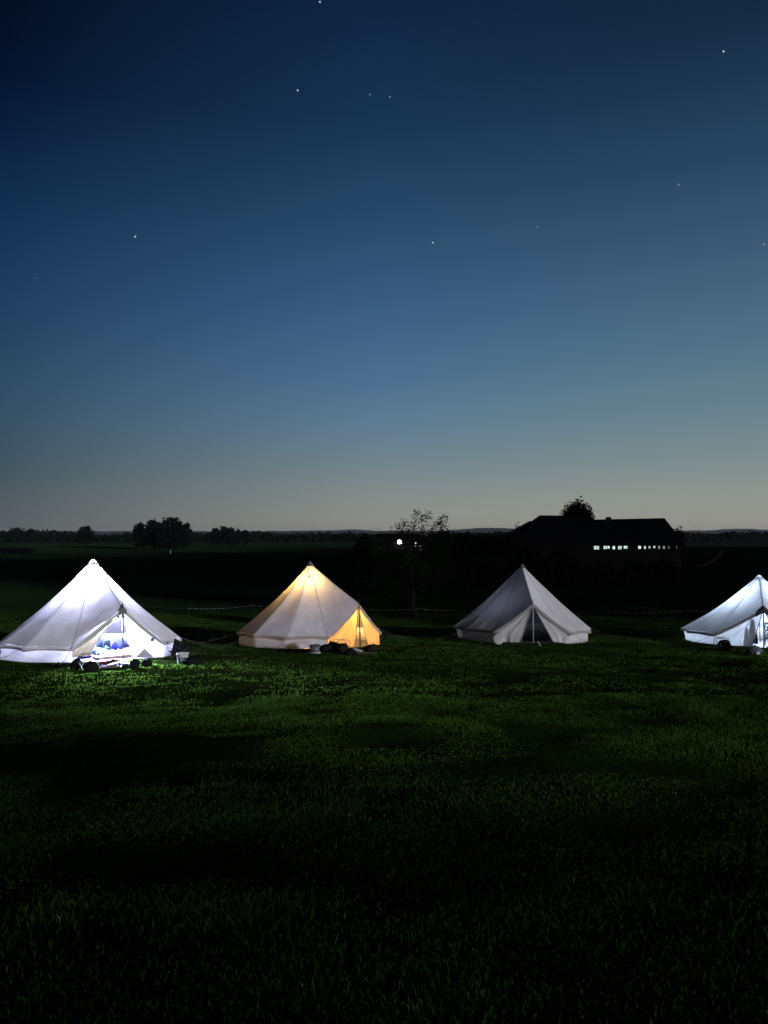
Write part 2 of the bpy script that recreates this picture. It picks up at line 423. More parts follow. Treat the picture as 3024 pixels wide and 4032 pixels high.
# ------------------------------------------------------------------ grass (nobody could count it)
WORN = [(-11, 17.2), (-6.3, 19.4), (-4.2, 20.6), (-.4, 24.4), (1.8, 25.2), (5.2, 26.4), (9, 26.6), (13.2, 26.9), (16, 26)]
def grass(name, n, y0, y1, hmin, hmax, w, pw, clump, seed):
    rg = np.random.default_rng(seed)
    k = int(n * 1.6)
    y = (y0 ** pw + (y1 ** pw - y0 ** pw) * rg.random(k)) ** (1 / pw)
    x = (rg.random(k) * 2 - 1) * (y * .60 + 1.2)
    if clump:
        nc_ = int(k / 26); sel = rg.integers(0, nc_, k // 2)
        cx = x[:nc_]; cy = y[:nc_]
        x[k - k // 2:] = cx[sel] + rg.normal(0, .055, k // 2); y[k - k // 2:] = cy[sel] + rg.normal(0, .055, k // 2)
    dens = .5 + .5 * vn(x / 1.1, y / .9, 31) + .45 * vn(x / .35, y / .35, 33)
    keep = rg.random(k) < np.clip(.35 + dens, .08, 1)
    for cx, cy in TENTS: keep &= np.hypot(x - cx, y - cy) > 2.46
    x = x[keep][:n]; y = y[keep][:n]; k = len(x)
    z = gz(x, y) - .01
    hh = hmin + (hmax - hmin) * rg.random(k) ** 1.6
    hh *= np.clip(.75 + .55 * vn(x / .9, y / .8, 35) + .35 * vn(x / 3.1, y / 2.7, 36), .25, 1.7)
    for cx, cy in TENTS:
        d = np.hypot(x - cx, y - cy); hh *= np.where((d > 2.6) & (d < 4.2), .75, 1)
    worn = np.zeros(k)
    for (ax_, ay_), (bx_, by_) in zip(WORN[:-1], WORN[1:]):
        tt = np.clip(((x - ax_) * (bx_ - ax_) + (y - ay_) * (by_ - ay_)) / ((bx_ - ax_) ** 2 + (by_ - ay_) ** 2), 0, 1)
        dd_ = np.hypot(x - ax_ - tt * (bx_ - ax_), y - ay_ - tt * (by_ - ay_)) + .25 * vn(x / .7, y / .7, 61); worn = np.maximum(worn, 1 - sst(dd_, .15, .75))
    hh *= 1 - .6 * worn
    a = rg.random(k) * 2 * pi; la = rg.random(k) * 2 * pi; lean = hh * (.25 + .75 * rg.random(k))
    ww = w * (.6 + .8 * rg.random(k))
    broad = rg.random(k) < .05; ww = np.where(broad, ww * 2.6, ww); hh = np.where(broad, hh * .75, hh)
    wx, wy = np.cos(a) * ww / 2, np.sin(a) * ww / 2
    lx, ly = np.cos(la) * lean, np.sin(la) * lean
    v = np.empty((k, 5, 3))
    v[:, 0] = np.stack((x - wx, y - wy, z), -1); v[:, 1] = np.stack((x + wx, y + wy, z), -1)
    v[:, 2] = np.stack((x + wx * .85 + lx * .35, y + wy * .85 + ly * .35, z + hh * .62), -1)
    v[:, 3] = np.stack((x - wx * .85 + lx * .35, y - wy * .85 + ly * .35, z + hh * .62), -1)
    v[:, 4] = np.stack((x + lx, y + ly, z + hh * (1 - .25 * (lean / hh))), -1)
    b = (np.arange(k) * 5)[:, None]
    q = b + np.array([[0, 1, 2, 3]]); t = b + np.array([[3, 2, 4]])
    col = np.empty((k, 3)); mixv = np.clip(.5 + .5 * vn(x / 1.4, y / 1.3, 50) + rg.normal(0, .22, k), 0, 1)[:, None]
    col[:] = np.array((.050, .122, .014)) * (1 - mixv) + np.array((.080, .165, .022)) * mixv
    col += (np.array((.10, .105, .05)) - col) * (worn * .6)[:, None]
    dry = rg.random(k) < .008
    col[dry] = np.array((.30, .30, .20)) * (.5 + .8 * rg.random(dry.sum()))[:, None]
    tint = np.repeat(col, 5, 0)
    o = fastmesh(name, v.reshape(-1, 3), quads=q, tris=t, mat=M['grass'], tint=tint)
    return tag(o, kind='stuff')
M['grass'] = leafmat('grass_blades', True, trans=.52)
grass('near_grass', 380000, 1.9, 13, .022, .068, .0058, 1.35, True, 1)
grass('far_grass', 260000, 12.5, 45, .03, .08, .018, 1.7, True, 2)

# ------------------------------------------------------------------ tents
def bell_tent(cx, cy, th, label, trans=.25, wtrans=.3, ftrans=.35, alpha=R(30), H=2.77, Rc=2.62, rp=2.32, hp=1.46, hw=.43,
              flaps=((-.55, 2.40, 0), (.18, 2.42, 0)), capcol='cap', polemat='pole', sag=.13, col=(.75, .74, .74), lift=None, fcol=None, seed=0, lcol=None, ltrans=None, blunt=0., patch=0.):
    t = thing('bell_tent', label, 'tent', (cx, cy, float(gz(cx, cy))), 'bell tents pitched in a row across the meadow')
    zc = float(gz(cx, cy)); C = np.array((cx, cy, 0.)); A = np.array((cx, cy, zc + H))
    mroof = canvas('roof_canvas', col, trans, 12); mwall = canvas('wall_canvas', col, wtrans, mud=True); mflap = canvas('flap_canvas', fcol or col, ftrans)
    mleft = canvas('left_flap_canvas', lcol, ltrans) if lcol else mflap
    def dirv(a): return np.array((sin(a), -cos(a), 0.))
    def ring(a, r, h):
        p = C + dirv(a) * r; g0 = float(gz(p[0], p[1])); p[2] = zc + h + .75 * (g0 - zc); return p
    Pk = C + dirv(th) * rp; Pk[2] = zc + hp + .6 * (float(gz(Pk[0], Pk[1])) - zc)
    Qm, Qp = ring(th - alpha, Rc, hw), ring(th + alpha, Rc, hw)
    NS = 12; step = 2 * pi / NS
    def eave(s):               # s in panels from the door ridge, 0..12
        a = s * step
        if s <= 1 or s >= NS - 1:
            w = s if s <= 1 else NS - s
            q = Qp if s <= 1 else Qm
            p = Pk + (q - Pk) * w; p[2] -= .05 * sin(pi * w); return p
        # panels spread evenly between the two door corners
        span = 2 * pi - 2 * alpha
        k = s - 1; k0 = int(min(NS - 3, math.floor(k))); f = k - k0
        a0 = th + alpha + span * k0 / (NS - 2); a1 = th + alpha + span * (k0 + 1) / (NS - 2)
        p0, p1 = ring(a0, Rc, hw), ring(a1, Rc, hw)
        p = p0 + (p1 - p0) * f
        p = p - (p - np.array((cx, cy, p[2]))) * (.018 * sin(pi * f)); p[2] += .025 * sin(pi * f)
        return p
    per = 8; ns = NS * per; nr = 22
    S = np.arange(ns + 1) / per
    Rf = np.zeros((ns + 1, nr + 1, 3)); T = np.linspace(0.035, 1, nr + 1)
    for i, s in enumerate(S):
        e = eave(s); fr = s - math.floor(s)
        w = s if s <= 1 else (NS - s if s >= NS - 1 else 1.)
        for j, tt in enumerate(T):
            p = A + (e - A) * tt
            p[2] -= sag * sin(pi * tt ** .9) * (.25 + .75 * min(1, w * 1.1)) + .035 * sin(pi * tt) * sin(pi * fr)
            if tt < .16: p[2] -= blunt * (1 - tt / .16) ** 2
            rad = p - np.array((cx, cy, p[2])); rn = np.linalg.norm(rad)
            k = .020 * float(vn(s * 2.3 + seed * 5, tt * 3.1, seed)) + .007 * float(vn(s * 7.3 + seed * 5, tt * 8.1, seed + 2)) + .022 * math.exp(-((w - .95) / .45) ** 2) * (1 if s > 6 else .7) * sin((s * 17 + tt * 7)) * tt ** 3 * (1 if (s > NS - 2.2 or s < 2.2) else 0)
            if rn > 0: p = p + rad / rn * k
            Rf[i, j] = p
    mb = MB(); mb.grid(Rf); ro = mb.build('roof', mroof, t)
    uv = ro.data.uv_layers.new(name='UVMap')
    vi = np.empty(len(ro.data.loops), np.int32); ro.data.loops.foreach_get('vertex_index', vi)
    UV = np.stack((S[vi // (nr + 1)], T[vi % (nr + 1)]), -1); uv.data.foreach_set('uv', UV.astype(np.float32).reshape(-1))
    # hem that hangs from the roof edge and along the gable over the door
    hm = np.zeros((ns + 1, 4, 3))
    for i, s in enumerate(S):
        e = eave(s).copy(); fr = s - math.floor(s); w = s if s <= 1 else (NS - s if s >= NS - 1 else 1.)
        rad = e - np.array((cx, cy, e[2])); rad /= np.linalg.norm(rad)
        dr = (.105 + .015 * float(vn(s * 3, 1.5, seed + 3))) * (1.0 if w == 1 else 1.15)
        for j in range(4): hm[i, j] = e + rad * (.004 + .012 * sin(j * 1.1) + .01 * float(vn(s * 4, j * .7, seed + 4))) - np.array((0, 0, .002 + dr * j / 3))
    mb = MB(); mb.grid(hm); mb.build('roof_hem', M['hem'], t)
    pk = np.zeros((13, 8, 3))
    for i in range(13 if patch else 0):
        w = -1 + 2 * i / 12; s_ = (w * patch) % NS; e = eave(s_); up = A + (e - A) * (1 - .45 * patch * (1 - w * w) - .004)
        rad = e - np.array((cx, cy, e[2])); rad /= np.linalg.norm(rad)
        for j in range(8):
            q_ = j / 7; pk[i, j] = (up + (e - up) * (q_ / .5) if q_ < .5 else e - np.array((0, 0, .15 * (q_ - .5) / .5))) + rad * (.026 + .012 * sin(pi * q_)) + np.array((0, 0, .014 * (1 - q_)))
    if patch: mb = MB(); mb.grid(pk); mb.build('peak_patch', M['patch'], t)
    # skirt wall outside the door
    Sw = np.linspace(1, NS - 1, (NS - 2) * 10 + 1); nh = 8
    Wl = np.zeros((len(Sw), nh + 1, 3))
    for i, s in enumerate(Sw):
        e = eave(s); ax = np.array((cx, cy, e[2])); top = e - (e - ax) * .02 - np.array((0, 0, .01))
        d = (e - ax); d[2] = 0; d /= np.linalg.norm(d)
        fr = s - math.floor(s)
        bt = C + d * (max(2.44, Rc - .15) - .03 * sin(pi * fr)); bt[2] = float(gz(bt[0], bt[1])) - .02
        if lift and lift[0] < s < lift[1]:
            bt[2] += lift[2] * sin(pi * (s - lift[0]) / (lift[1] - lift[0]))
        for j in range(nh + 1):
            q = j / nh; p = top + (bt - top) * q
            ph = s * 30 + q * 7 + 2 * float(vn(s * 1.7, 3.3, seed + 6))
            amp = .022 * sin(pi * min(1, q * 1.05)) * max(0, .35 + .9 * float(vn(s * 1.3, .5, seed + 8)))
            p = p + d * (amp * (1 - abs(sin(ph)) ** .6 * 1.6) + .012 * float(vn(s * 6, q * 3, seed + 9)) - .05 * sin(pi * q) * .5)
            Wl[i, j] = p
    mb = MB(); mb.grid(Wl); mb.build('wall', mwall, t)
    # two door flaps, each hung from its side of the gable
    for side, q, (da, fr_, tuck, bow, lft) in ((-1, Qm, flaps[0]), (1, Qp, flaps[1])):
        top = Pk - dirv(th) * .03 - np.array((0, 0, .05))
        qq = q - (q - np.array((cx, cy, q[2]))) * .025 - np.array((0, 0, .03))
        g0 = C + (q - np.array((cx, cy, q[2]))) * ((max(2.44, Rc - .15) + .02) / Rc); g0[2] = float(gz(g0[0], g0[1])) + (lft if lft > 0 else 0)
        f0 = C + dirv(th + da) * fr_; f0[2] = float(gz(f0[0], f0[1])) + .02 + tuck
        nu, nv = 30, 26; fl = np.zeros((nu + 1, nv + 1, 3))
        for jv in range(nv + 1):
            v = jv / nv
            l1 = .80
            e1 = top + (qq - top) * (v / l1) if v < l1 else qq + (g0 - qq) * ((v - l1) / (1 - l1))
            e2 = top + (f0 - top) * v
            md = sin(pi * v) * bow
            for iu in range(nu + 1):
                u = iu / nu
                p = e1 + (e2 - e1) * u
                nrm = dirv(th)
                fold = .045 * v ** 1.3 * (sin(u * 15 + seed + 2 * v) * .6 + sin(u * 29 + seed * 2 + 1 + 3 * v) * .3 * u) + .02 * float(vn(u * 4 + seed, v * 4, seed + 12 + side))
                p = p + nrm * (fold * sin(pi * min(1, u * 1.2 + .05)) + md * u) + np.array((0, 0, -.03 * sin(pi * u) * (1 - v)))
                if v > .97 and lft < 0: p[2] += -lft * sin(pi * u)
                gg = float(gz(p[0], p[1])) - .03
                if p[2] < gg: p[2] = gg
                fl[iu, jv] = p
        mb = MB(); mb.grid(fl); fo = mb.build('door_flap', mleft if side < 0 else mflap, t)
        # the zipped edge of the flap is a doubled strip
        ed = np.stack((fl[-1] + dirv(th) * .012, fl[-1] * .93 + fl[-4] * .07 + dirv(th) * .014), 0)
        z = MB(); z.tube([fl[-1, j] for j in range(0, nv + 1, 2)], .016, 6); z.build('zip_edge', M['hem'], fo)
    # poles, cap, vents, floor
    mb = MB(); mb.tube([(cx, cy, zc), (cx, cy, zc + H * .99)], .019, 8); mb.build('centre_pole', M['pole'], t)
    pb = C + dirv(th) * (rp + .06); pb[2] = float(gz(pb[0], pb[1]))
    mb = MB(); mb.tube([pb, pb + (Pk - pb) * .5 + dirv(th) * .01, Pk + np.array((0, 0, .05))], .021, 8)
    mb.build('door_pole', M[polemat], t)
    mb = MB(); mb.tube([Pk + np.array((0, 0, .03)), Pk + np.array((0, 0, .12))], [.012, .008], 6); mb.build('pole_spike', M['dark_steel'], t)
    mb = MB(); mb.lathe([(.001, .075), (.02, .065), (.06, .02), (.135, -.075), (.14, -.095)] + ([] if blunt else [(.10, -.085)]), (cx, cy, zc + H - blunt * .75 - (.02 if blunt else 0)), 20, (1.25, 1.25) if blunt else (1, 1)); mb.build('tip_cap', M[capcol], t)
    for k in range(4):
        s = 1.5 + 3 * k; i = int(s * per); j = 2
        p = Rf[i, j] * .5 + Rf[i, j + 1] * .5; d = p - np.array((cx, cy, p[2])); d /= np.linalg.norm(d); tv = np.array((-d[1], d[0], 0))
        dn = Rf[i, j + 1] - Rf[i, j]; dn /= np.linalg.norm(dn); nn = d * -dn[2] + np.array((0, 0, 1)) * (d @ dn); nn /= np.linalg.norm(nn)
        hd = np.zeros((9, 5, 3))
        for a in range(9):
            for b in range(5):
                x = -1 + 2 * a / 8; hd[a, b] = p + tv * x * .07 + dn * (b / 4) * .15 * math.sqrt(max(0, 1 - .6 * x * x)) + nn * (.012 + .05 * (b / 4) * (1 - x * x))
        mb = MB(); mb.grid(hd); vo = mb.build('vent_hood', mwall, t)
    fl = MB(); rings = np.array([[[cx + sin(a) * r, cy - cos(a) * r, float(gz(cx + sin(a) * r, cy - cos(a) * r)) + .012] for r in np.linspace(.01, 2.44, 8)] for a in np.linspace(0, 2 * pi, 37)])
    fl.grid(rings); fl.build('groundsheet', M['sheet'], t)
    # guy ropes
    for k in range(1, NS):
        e = eave(k); ax = np.array((cx, cy, e[2])); d = (e - ax); d /= np.linalg.norm(d)
        pg = e + d * 1.15; pg[2] = float(gz(pg[0], pg[1]))
        mb = MB(); mb.tube([e - d * .04 + np.array((0, 0, .02)), (e + pg) / 2 - np.array((0, 0, .015)), pg + np.array((0, 0, .06))], .006, 5, False); mb.build('guy_rope', M['rope'], t)
        mb = MB(); mb.tube([pg - np.array((0, 0, .05)), pg + np.array((0, 0, .07)) + d * .02, pg + np.array((0, 0, .075)) + d * .05], .007, 5); mb.build('tent_peg', M['dark_steel'], t)
    return dict(o=t, C=C, zc=zc, th=th, dirv=dirv, Pk=Pk, eave=eave, H=H, Qp=Qp, Qm=Qm, mwall=mwall)

def lantern(T, h, off, power, col, label, r=.06, name='lantern'):
    c = T['C'] + np.array((off[0], off[1], T['zc'] + h))
    t = thing(name, label, 'lantern', c, 'lit lanterns hung inside the tents')
    P_ = power / (pi * 4 * pi * r * r)
    mb = MB(); mb.blob(c, (r, r, r), 1, 0, nu=16, nv=10); mb.build('globe', emit('lantern_glow', col, P_), t)
    mb = MB(); mb.lathe([(.001, r * 1.35), (r * .5, r * 1.3), (r * .55, r * 1.02), (.001, r * 1.02)], c, 12); mb.build('lantern_cap', M['steel'], t)
    mb = MB(); top = T['C'] + np.array((0, 0, T['zc'] + T['H'] - .1)); mb.tube([c + np.array((0, 0, r * 1.3)), top], .004, 5); mb.build('hanging_cord', M['rope'], t)
    return t

# flap tuple: angle from door ridge at the ground, radius, lift of free corner, bow outwards, lift of hem
T1 = bell_tent(*TENTS[0], R(39.5), 'large white bell tent blazing with bright blue white light, door flap tied open', Rc=2.5, trans=.125, wtrans=.09, ftrans=.26, lcol=(.50, .42, .32), ltrans=.07, blunt=.10, patch=.08,
               flaps=((R(-21), 2.30, .12, -.10, .16), (R(6), 2.40, .0, .05, -.06)), polemat='pole', capcol='pale_cap', sag=.14, col=(.74, .72, .72), seed=1)
T2 = bell_tent(*TENTS[1], R(48.5), 'bell tent glowing amber at its tip and at its orange front', Rc=2.52, trans=.07, wtrans=.03, ftrans=.50,
               flaps=((R(-8), 2.46, .0, .03, .10), (R(9), 2.42, .0, -.02, 0)), sag=.13, seed=2, lift=(10.2, 11.0, .06), col=(.72, .71, .78), fcol=(.70, .50, .28))
T3 = bell_tent(*TENTS[2], R(-1), 'dim grey bell tent with a dark doorway, below the long barn', trans=.22, wtrans=.2, ftrans=.2, col=(.82, .80, .79),
               flaps=((R(-11), 2.46, .0, .02, 0), (R(17), 2.44, .05, -.04, 0)), polemat='pale_pole', sag=.08, seed=3, alpha=R(31))
T4 = bell_tent(*TENTS[3], R(-23), 'pale blue lit bell tent cut off by the right edge of the view', Rc=2.84, trans=.19, wtrans=.32, ftrans=.34, blunt=.13, patch=.15,
               flaps=((R(-9), 2.46, .0, .02, 0), (R(15), 2.44, .0, .0, 0)), polemat='pole', capcol='pale_cap', sag=.17, H=2.68, seed=4, alpha=R(36), col=(.74, .74, .75))
LED = (.58, .63, 1.0)
lantern(T1, 2.22, (.05, -.05), 6400, LED, 'dazzling white lamp high inside the large tent with the open flap')
lantern(T2, 2.02, (.04, -.05), 1250, (1.0, .58, .15), 'amber lantern hung near the tip of the tent with the orange front')
lantern(T4, 1.30, (.05, .05), 1500, (.60, .75, 1.0), 'cool white lamp inside the tent at the right edge')

def worklight(T, fwd, side, h, power, col, label, r=.045, tilt=36, aim=None, cord=True):
    """bowl reflector hung under the door peak, turned outwards and down"""
    d = T['dirv'](T['th']); q = np.array((-d[1], d[0], 0.)); c = T['C'] + d * fwd + q * side; c[2] = float(gz(c[0], c[1])) + h
    t = thing('lantern', label, 'lantern', c, 'lit lanterns hung inside the tents')
    mb = MB(); mb.blob(c, (r, r, r), 1, 0, nu=16, nv=10); mb.build('globe', emit('lantern_glow', col, power / (pi * 4 * pi * r * r)), t)
    ax = d * cos(R(tilt)) - np.array((0, 0, sin(R(tilt)))); e1 = q
    if aim is not None: ax = np.asarray(aim, float) - c; ax /= np.linalg.norm(ax); e1 = np.cross(ax, (0, 0, 1.)); e1 /= np.linalg.norm(e1)
    e2 = np.cross(ax, e1); k = 24; prof = [(.001, -1.9), (.9, -1.8), (1.7, -1.2), (2.1, -.3), (2.3, 1.6), (2.2, 1.58), (2.0, -.3), (1.6, -1.1), (.85, -1.65), (.001, -1.75)]
    P_ = np.array([[c + ax * z * r + (e1 * cos(2 * pi * a / k) + e2 * sin(2 * pi * a / k)) * w * r for w, z in prof] for a in range(k)])
    mb = MB(); mb.grid(P_, True); mb.build('reflector', M['dark_steel'], t)
    if not cord:
        mb = MB(); mb.tube([c - ax * r * 1.8, c - ax * r * 5.5], r * .75, 10); mb.build('grip', M['dark_steel'], t); return t
    mb = MB(); b = c - ax * r * 1.85; mb.tube([b, b + np.array((0, 0, .06)), np.array((c[0], c[1], c[2])) - d * .02 + np.array((0, 0, 1.42 - h))], .005, 5); mb.build('hanging_cord', M['rope'], t)
worklight(T1, 2.06, -.09, 1.12, 10500, LED, 'small bowl lamp hung under the door peak of the brightest tent', tilt=60)
worklight(T2, 2.06, -.02, 1.05, 38, (1.0, .45, .10), 'small amber bowl lamp hung under the door peak of the amber tent')

_t = T3['C'] + T3['dirv'](T3['th'] - R(44)) * 1.15 + np.array((0, 0, T3['zc'] + 1.75))
worklight(T3, .55, -.45, .30, 44, (.60, .68, 1.0), 'small unseen torch added inside the grey tent to light up its left side', r=.03, aim=_t, cord=False)  # added lamp, makes the bluish patch on the left canvas

# ------------------------------------------------------------------ trees
def leaves(pts, size, seed, base=(.030, .050, .016), jit=.4):
    rg = np.random.default_rng(seed); k = len(pts)
    a = rg.normal(size=(k, 3)); a /= np.linalg.norm(a, axis=1, keepdims=True)
    b = np.cross(a, rg.normal(size=(k, 3))); b /= np.linalg.norm(b, axis=1, keepdims=True)
    s = (size * (.6 + .8 * rg.random(k)))[:, None]
    v = np.stack((pts - a * s, pts + b * s * .55, pts + a * s, pts - b * s * .55), 1)
    q = (np.arange(k) * 4)[:, None] + np.arange(4)[None]
    col = np.array(base) * (1 - jit + 2 * jit * rg.random(k))[:, None]
    return v.reshape(-1, 3), q, np.repeat(col, 4, 0)
def tree(name, label, base, blobs, nleaf, lsize, trunk, seed, group=None, cat='tree', limbs=True, tone=(.030, .050, .016)):
    """blobs: clumps (x,y,z,rx,ry,rz) relative to base"""
    rg = np.random.default_rng(seed); t = thing(name, label, cat, base, group); base = np.asarray(base, float)
    vol = np.array([b[3] * b[4] * b[5] for b in blobs]); vol = vol ** .75; ns = (nleaf * vol / vol.sum()).astype(int)
    pts = []
    for b, k in zip(blobs, ns):
        d = rg.normal(size=(k, 3)); d /= np.linalg.norm(d, axis=1, keepdims=True)
        r = rg.random(k) ** .45
        lump = 1 + .28 * vn(d[:, 0] * 2.6 + b[0] + d[:, 2] * 1.7, d[:, 1] * 2.6 + d[:, 2] * 2.1 + b[2], seed) + .16 * vn(d[:, 0] * 6 + d[:, 2] * 4, d[:, 1] * 6 + d[:, 2] * 5, seed + 1)
        p = d * (r * lump)[:, None] * np.array(b[3:6]) + np.array(b[:3])
        pts.append(p)
    p = np.concatenate(pts) + base
    p = p[p[:, 2] > base[2] + .05]
    v, q, c = leaves(p, lsize, seed + 5, tone)
    h, r0 = trunk
    if h > 0:
        mb = MB(); mb.tube([base - np.array((0, 0, .3)), base + np.array((.02 * h, 0, h * .4)), base + np.array((-.03 * h, .02 * h, h * .8)), base + np.array((0, 0, h))], [r0 * 1.3, r0, r0 * .75, r0 * .3], 8)
        if limbs:
            for b in blobs:
                e = base + np.array(b[:3]); s0 = base + np.array((0, 0, h * rg.uniform(.5, .9)))
                mb.tube([s0, (s0 + e) / 2 + rg.normal(size=3) * .05 * h, e], [r0 * .5, r0 * .3, r0 * .1], 6)
        mb.build('trunk', M['bark'], t)
    fastmesh('crown', v, quads=q, mat=M['foliage'], tint=c, parent=t)
    return t
FAR = (.009, .014, .012)
def silhouette_tree(name, label, x0, x1, ytop, Y, seed, group=None, n=1500, ls=.45, lobes=5, cat='tree', shape=1.0):
    """round tree whose crown spans photograph columns x0..x1 up to row ytop when it stands Y metres away"""
    xc = (x0 + x1) / 2; p = at(xc, ytop, Y); w = (x1 - x0) / F * Y / 2 * 1.18; n = int(n * 1.7)
    b = np.array((p[0], Y, float(gz(p[0], Y)))); H = p[2] - b[2]
    rg = np.random.default_rng(seed); bl = [(0, 0, H * .56, w * .86, w * .8, H * .42)]
    for k in range(lobes):
        a = 2 * pi * k / lobes + rg.random(); r = w * rg.uniform(.35, .6)
        bl.append((cos(a) * r, sin(a) * r, H * rg.uniform(.42, .78), w * .42 * shape, w * .42, H * .2))
    bl.append((0, 0, H * .26, w * .8, w * .7, H * .24)); bl.append((rg.normal() * w * .1, 0, H * .86, w * .42, w * .42, H * .13))
    return tree(name, label, b, bl, n, ls, (H * .6, .18 + H * .015), seed, group, cat, tone=FAR if Y > 200 else (.030, .050, .016))
# clump on the left
GL = 'dark trees along the far field edge'
for i, (a, b_, yt, Y, lb) in enumerate([
    (528, 575, 2058, 292, 'short round tree, first from the left in the tall far clump'),
    (570, 648, 2046, 296, 'broad domed tree, second from the left in the far clump'),
    (636, 716, 2034, 300, 'tallest dark tree of the clump on the far field edge'),
    (700, 758, 2056, 296, 'rounded tree closing the right end of the tall far clump'),
    (620, 700, 2075, 286, 'low broad tree in front of the tallest tree of the far clump'),
    (312, 366, 2072, 400, 'single domed tree alone on the skyline above the brightest tent'),
    (30, 98, 2076, 420, 'low spreading tree at the far left end of the skyline'),
    (105, 145, 2083, 430, 'small flat tree at the far left skyline beside the low spreading tree'),
    (830, 868, 2078, 380, 'rough topped tree starting the low row right of the tall clump'),
    (860, 905, 2072, 380, 'rough topped tree at the highest point of the low row'),
    (895, 928, 2077, 380, 'rough topped tree on the right shoulder of the low row'),
    (926, 948, 2083, 385, 'small round tree just right of the low row of rough trees'),
    (956, 974, 2087, 385, 'tiny pointed tree at the end of the row before the gap'),
]):
    silhouette_tree('field_tree', lb, a, b_, yt, Y, 100 + i, GL, 900, .55 if Y < 350 else .6)
# orchard tree in the middle, behind the tape fence
ob = np.array((*gpt(1622, 2436)[:2], 0)); ob[1] = 43.0; ob[0] = (1622 - 1512) / F * 43; ob[2] = float(gz(ob[0], 43))
def orchard():
    t = thing('orchard_tree', 'tall dark orchard tree with thin leafy twigs above the skyline, beside the bright yard lamp', 'tree', ob)
    rg = np.random.default_rng(77)
    mb = MB(); tips = []
    hub = ob + np.array((.08, 0, 1.5))
    mb.tube([ob - np.array((0, 0, .3)), ob + np.array((.03, 0, .7)), hub], [.17, .13, .12], 9)
    for k in range(11):
        a = k / 11 * 2 * pi + rg.normal() * .2; rr = rg.uniform(1.1, 2.1); zz = rg.uniform(2.2, 3.6)
        e = ob + np.array((cos(a) * rr, sin(a) * rr * .9, zz)); mid = (hub + e) / 2 + np.array((0, 0, .35)) + rg.normal(size=3) * .1
        mb.tube([hub, mid, e], [.075, .045, .02], 6); tips.append(e)
        for q in range(4):
            e2 = e + rg.normal(size=3) * np.array((.5, .5, .4)) + np.array((0, 0, .25)); mb.tube([mid * .4 + e * .6, e2], [.022, .007], 4); tips.append(e2)
    # long twigs that stand above the skyline, where the photograph shows them
    twig = []
    for px, py in ((1566, 2068), (1590, 2052), (1628, 2060), (1642, 2012), (1664, 2030), (1688, 2022), (1660, 2076), (1712, 2062), (1740, 2045), (1752, 2032), (1745, 2068), (1765, 2085), (1700, 2088), (1612, 2086), (1580, 2090)):
        e = at(px, py, 43 + rg.normal() * .5); s = hub + np.array(((e[0] - hub[0]) * .45, rg.normal() * .2, (e[2] - hub[2]) * .5))
        mid = (s + e) / 2 + np.array((rg.normal() * .12, 0, .05)); mb.tube([hub, s, mid, e], [.05, .03, .014, .006], 5); twig += [e, mid * .35 + e * .65, mid * .15 + e * .85]
    mb.build('trunk', M['bark'], t)
    pts = []
    for c in tips: pts.append(c + rg.normal(size=(150, 3)) * np.array((.36, .36, .28)))
    for c in ((-1.3, 0, 1.7), (1.3, 0, 1.7), (0, -.5, 1.6), (.7, .4, 1.9), (-.7, -.3, 2.0), (-1.9, .2, 2.3), (1.9, -.2, 2.4), (-1.0, 0, 2.4), (1.1, .2, 2.5), (0, -.4, 2.9), (.3, .4, 3.3), (-.5, -.3, 3.2), (1.3, -.2, 3.3), (2.1, .2, 3.7), (-1.5, 0, 3.3), (0, 0, 3.8), (1.0, .2, 4.0), (-.8, .1, 4.0)):
        pts.append(ob + np.array(c) + rg.normal(size=(300, 3)) * np.array((.48, .5, .36)))
    for e in twig: pts.append(e + rg.normal(size=(24, 3)) * np.array((.12, .12, .10)))
    p = np.concatenate(pts); p = p[p[:, 2] > ob[2] + .55]
    for gx_, gz_, gr in ((1.9, .1, .0), (.83, 1.13, .42), (1.75, 1.0, .30), (2.05, .9, .28)):      # open gaps in the crown
        p = p[np.hypot(p[:, 0] - gx_, p[:, 2] - gz_) > gr]
    v, q, c = leaves(p, .055, 78, (.018, .028, .012)); fastmesh('crown', v, quads=q, mat=M['foliage'], tint=c, parent=t)
orchard()
# trees round the farm
GF = 'trees and bushes around the farm'
silhouette_tree('farm_tree', 'tall leafy tree rising behind the long barn roof', 2206, 2334, 1972, 150, 201, GF, 7000, .26, 9)
silhouette_tree('farm_tree', 'ragged bush below the barn roof at its right end', 2640, 2694, 2074, 140, 202, GF, 700, .22, 4)
silhouette_tree('farm_tree', 'ragged bush against the barn roof at its left end', 2024, 2064, 2066, 118, 203, GF, 700, .2, 4)
for i, (a, b_, yt, Y, lb) in enumerate([
    (1690, 1790, 2092, 92, 'dark tree between the house with the yard lamp and the barn'),
    (1770, 1880, 2096, 96, 'broad dark tree left of the barn, second after the lamp house'),
    (1860, 1960, 2098, 90, 'dark round tree midway between lamp house and barn'),
    (1940, 2050, 2092, 88, 'dark tree touching the left end of the barn'),
    (1395, 1475, 2108, 88, 'dark tree on the left side of the lamp house'),
    (2040, 2150, 2150, 84, 'low dark tree in front of the left part of the barn'),
    (2140, 2250, 2164, 84, 'low dark tree before the barn, left of its lit windows'),
]):
    silhouette_tree('farm_tree', lb, a, b_, yt, Y, 210 + i, GF, 1500, .24, 6)
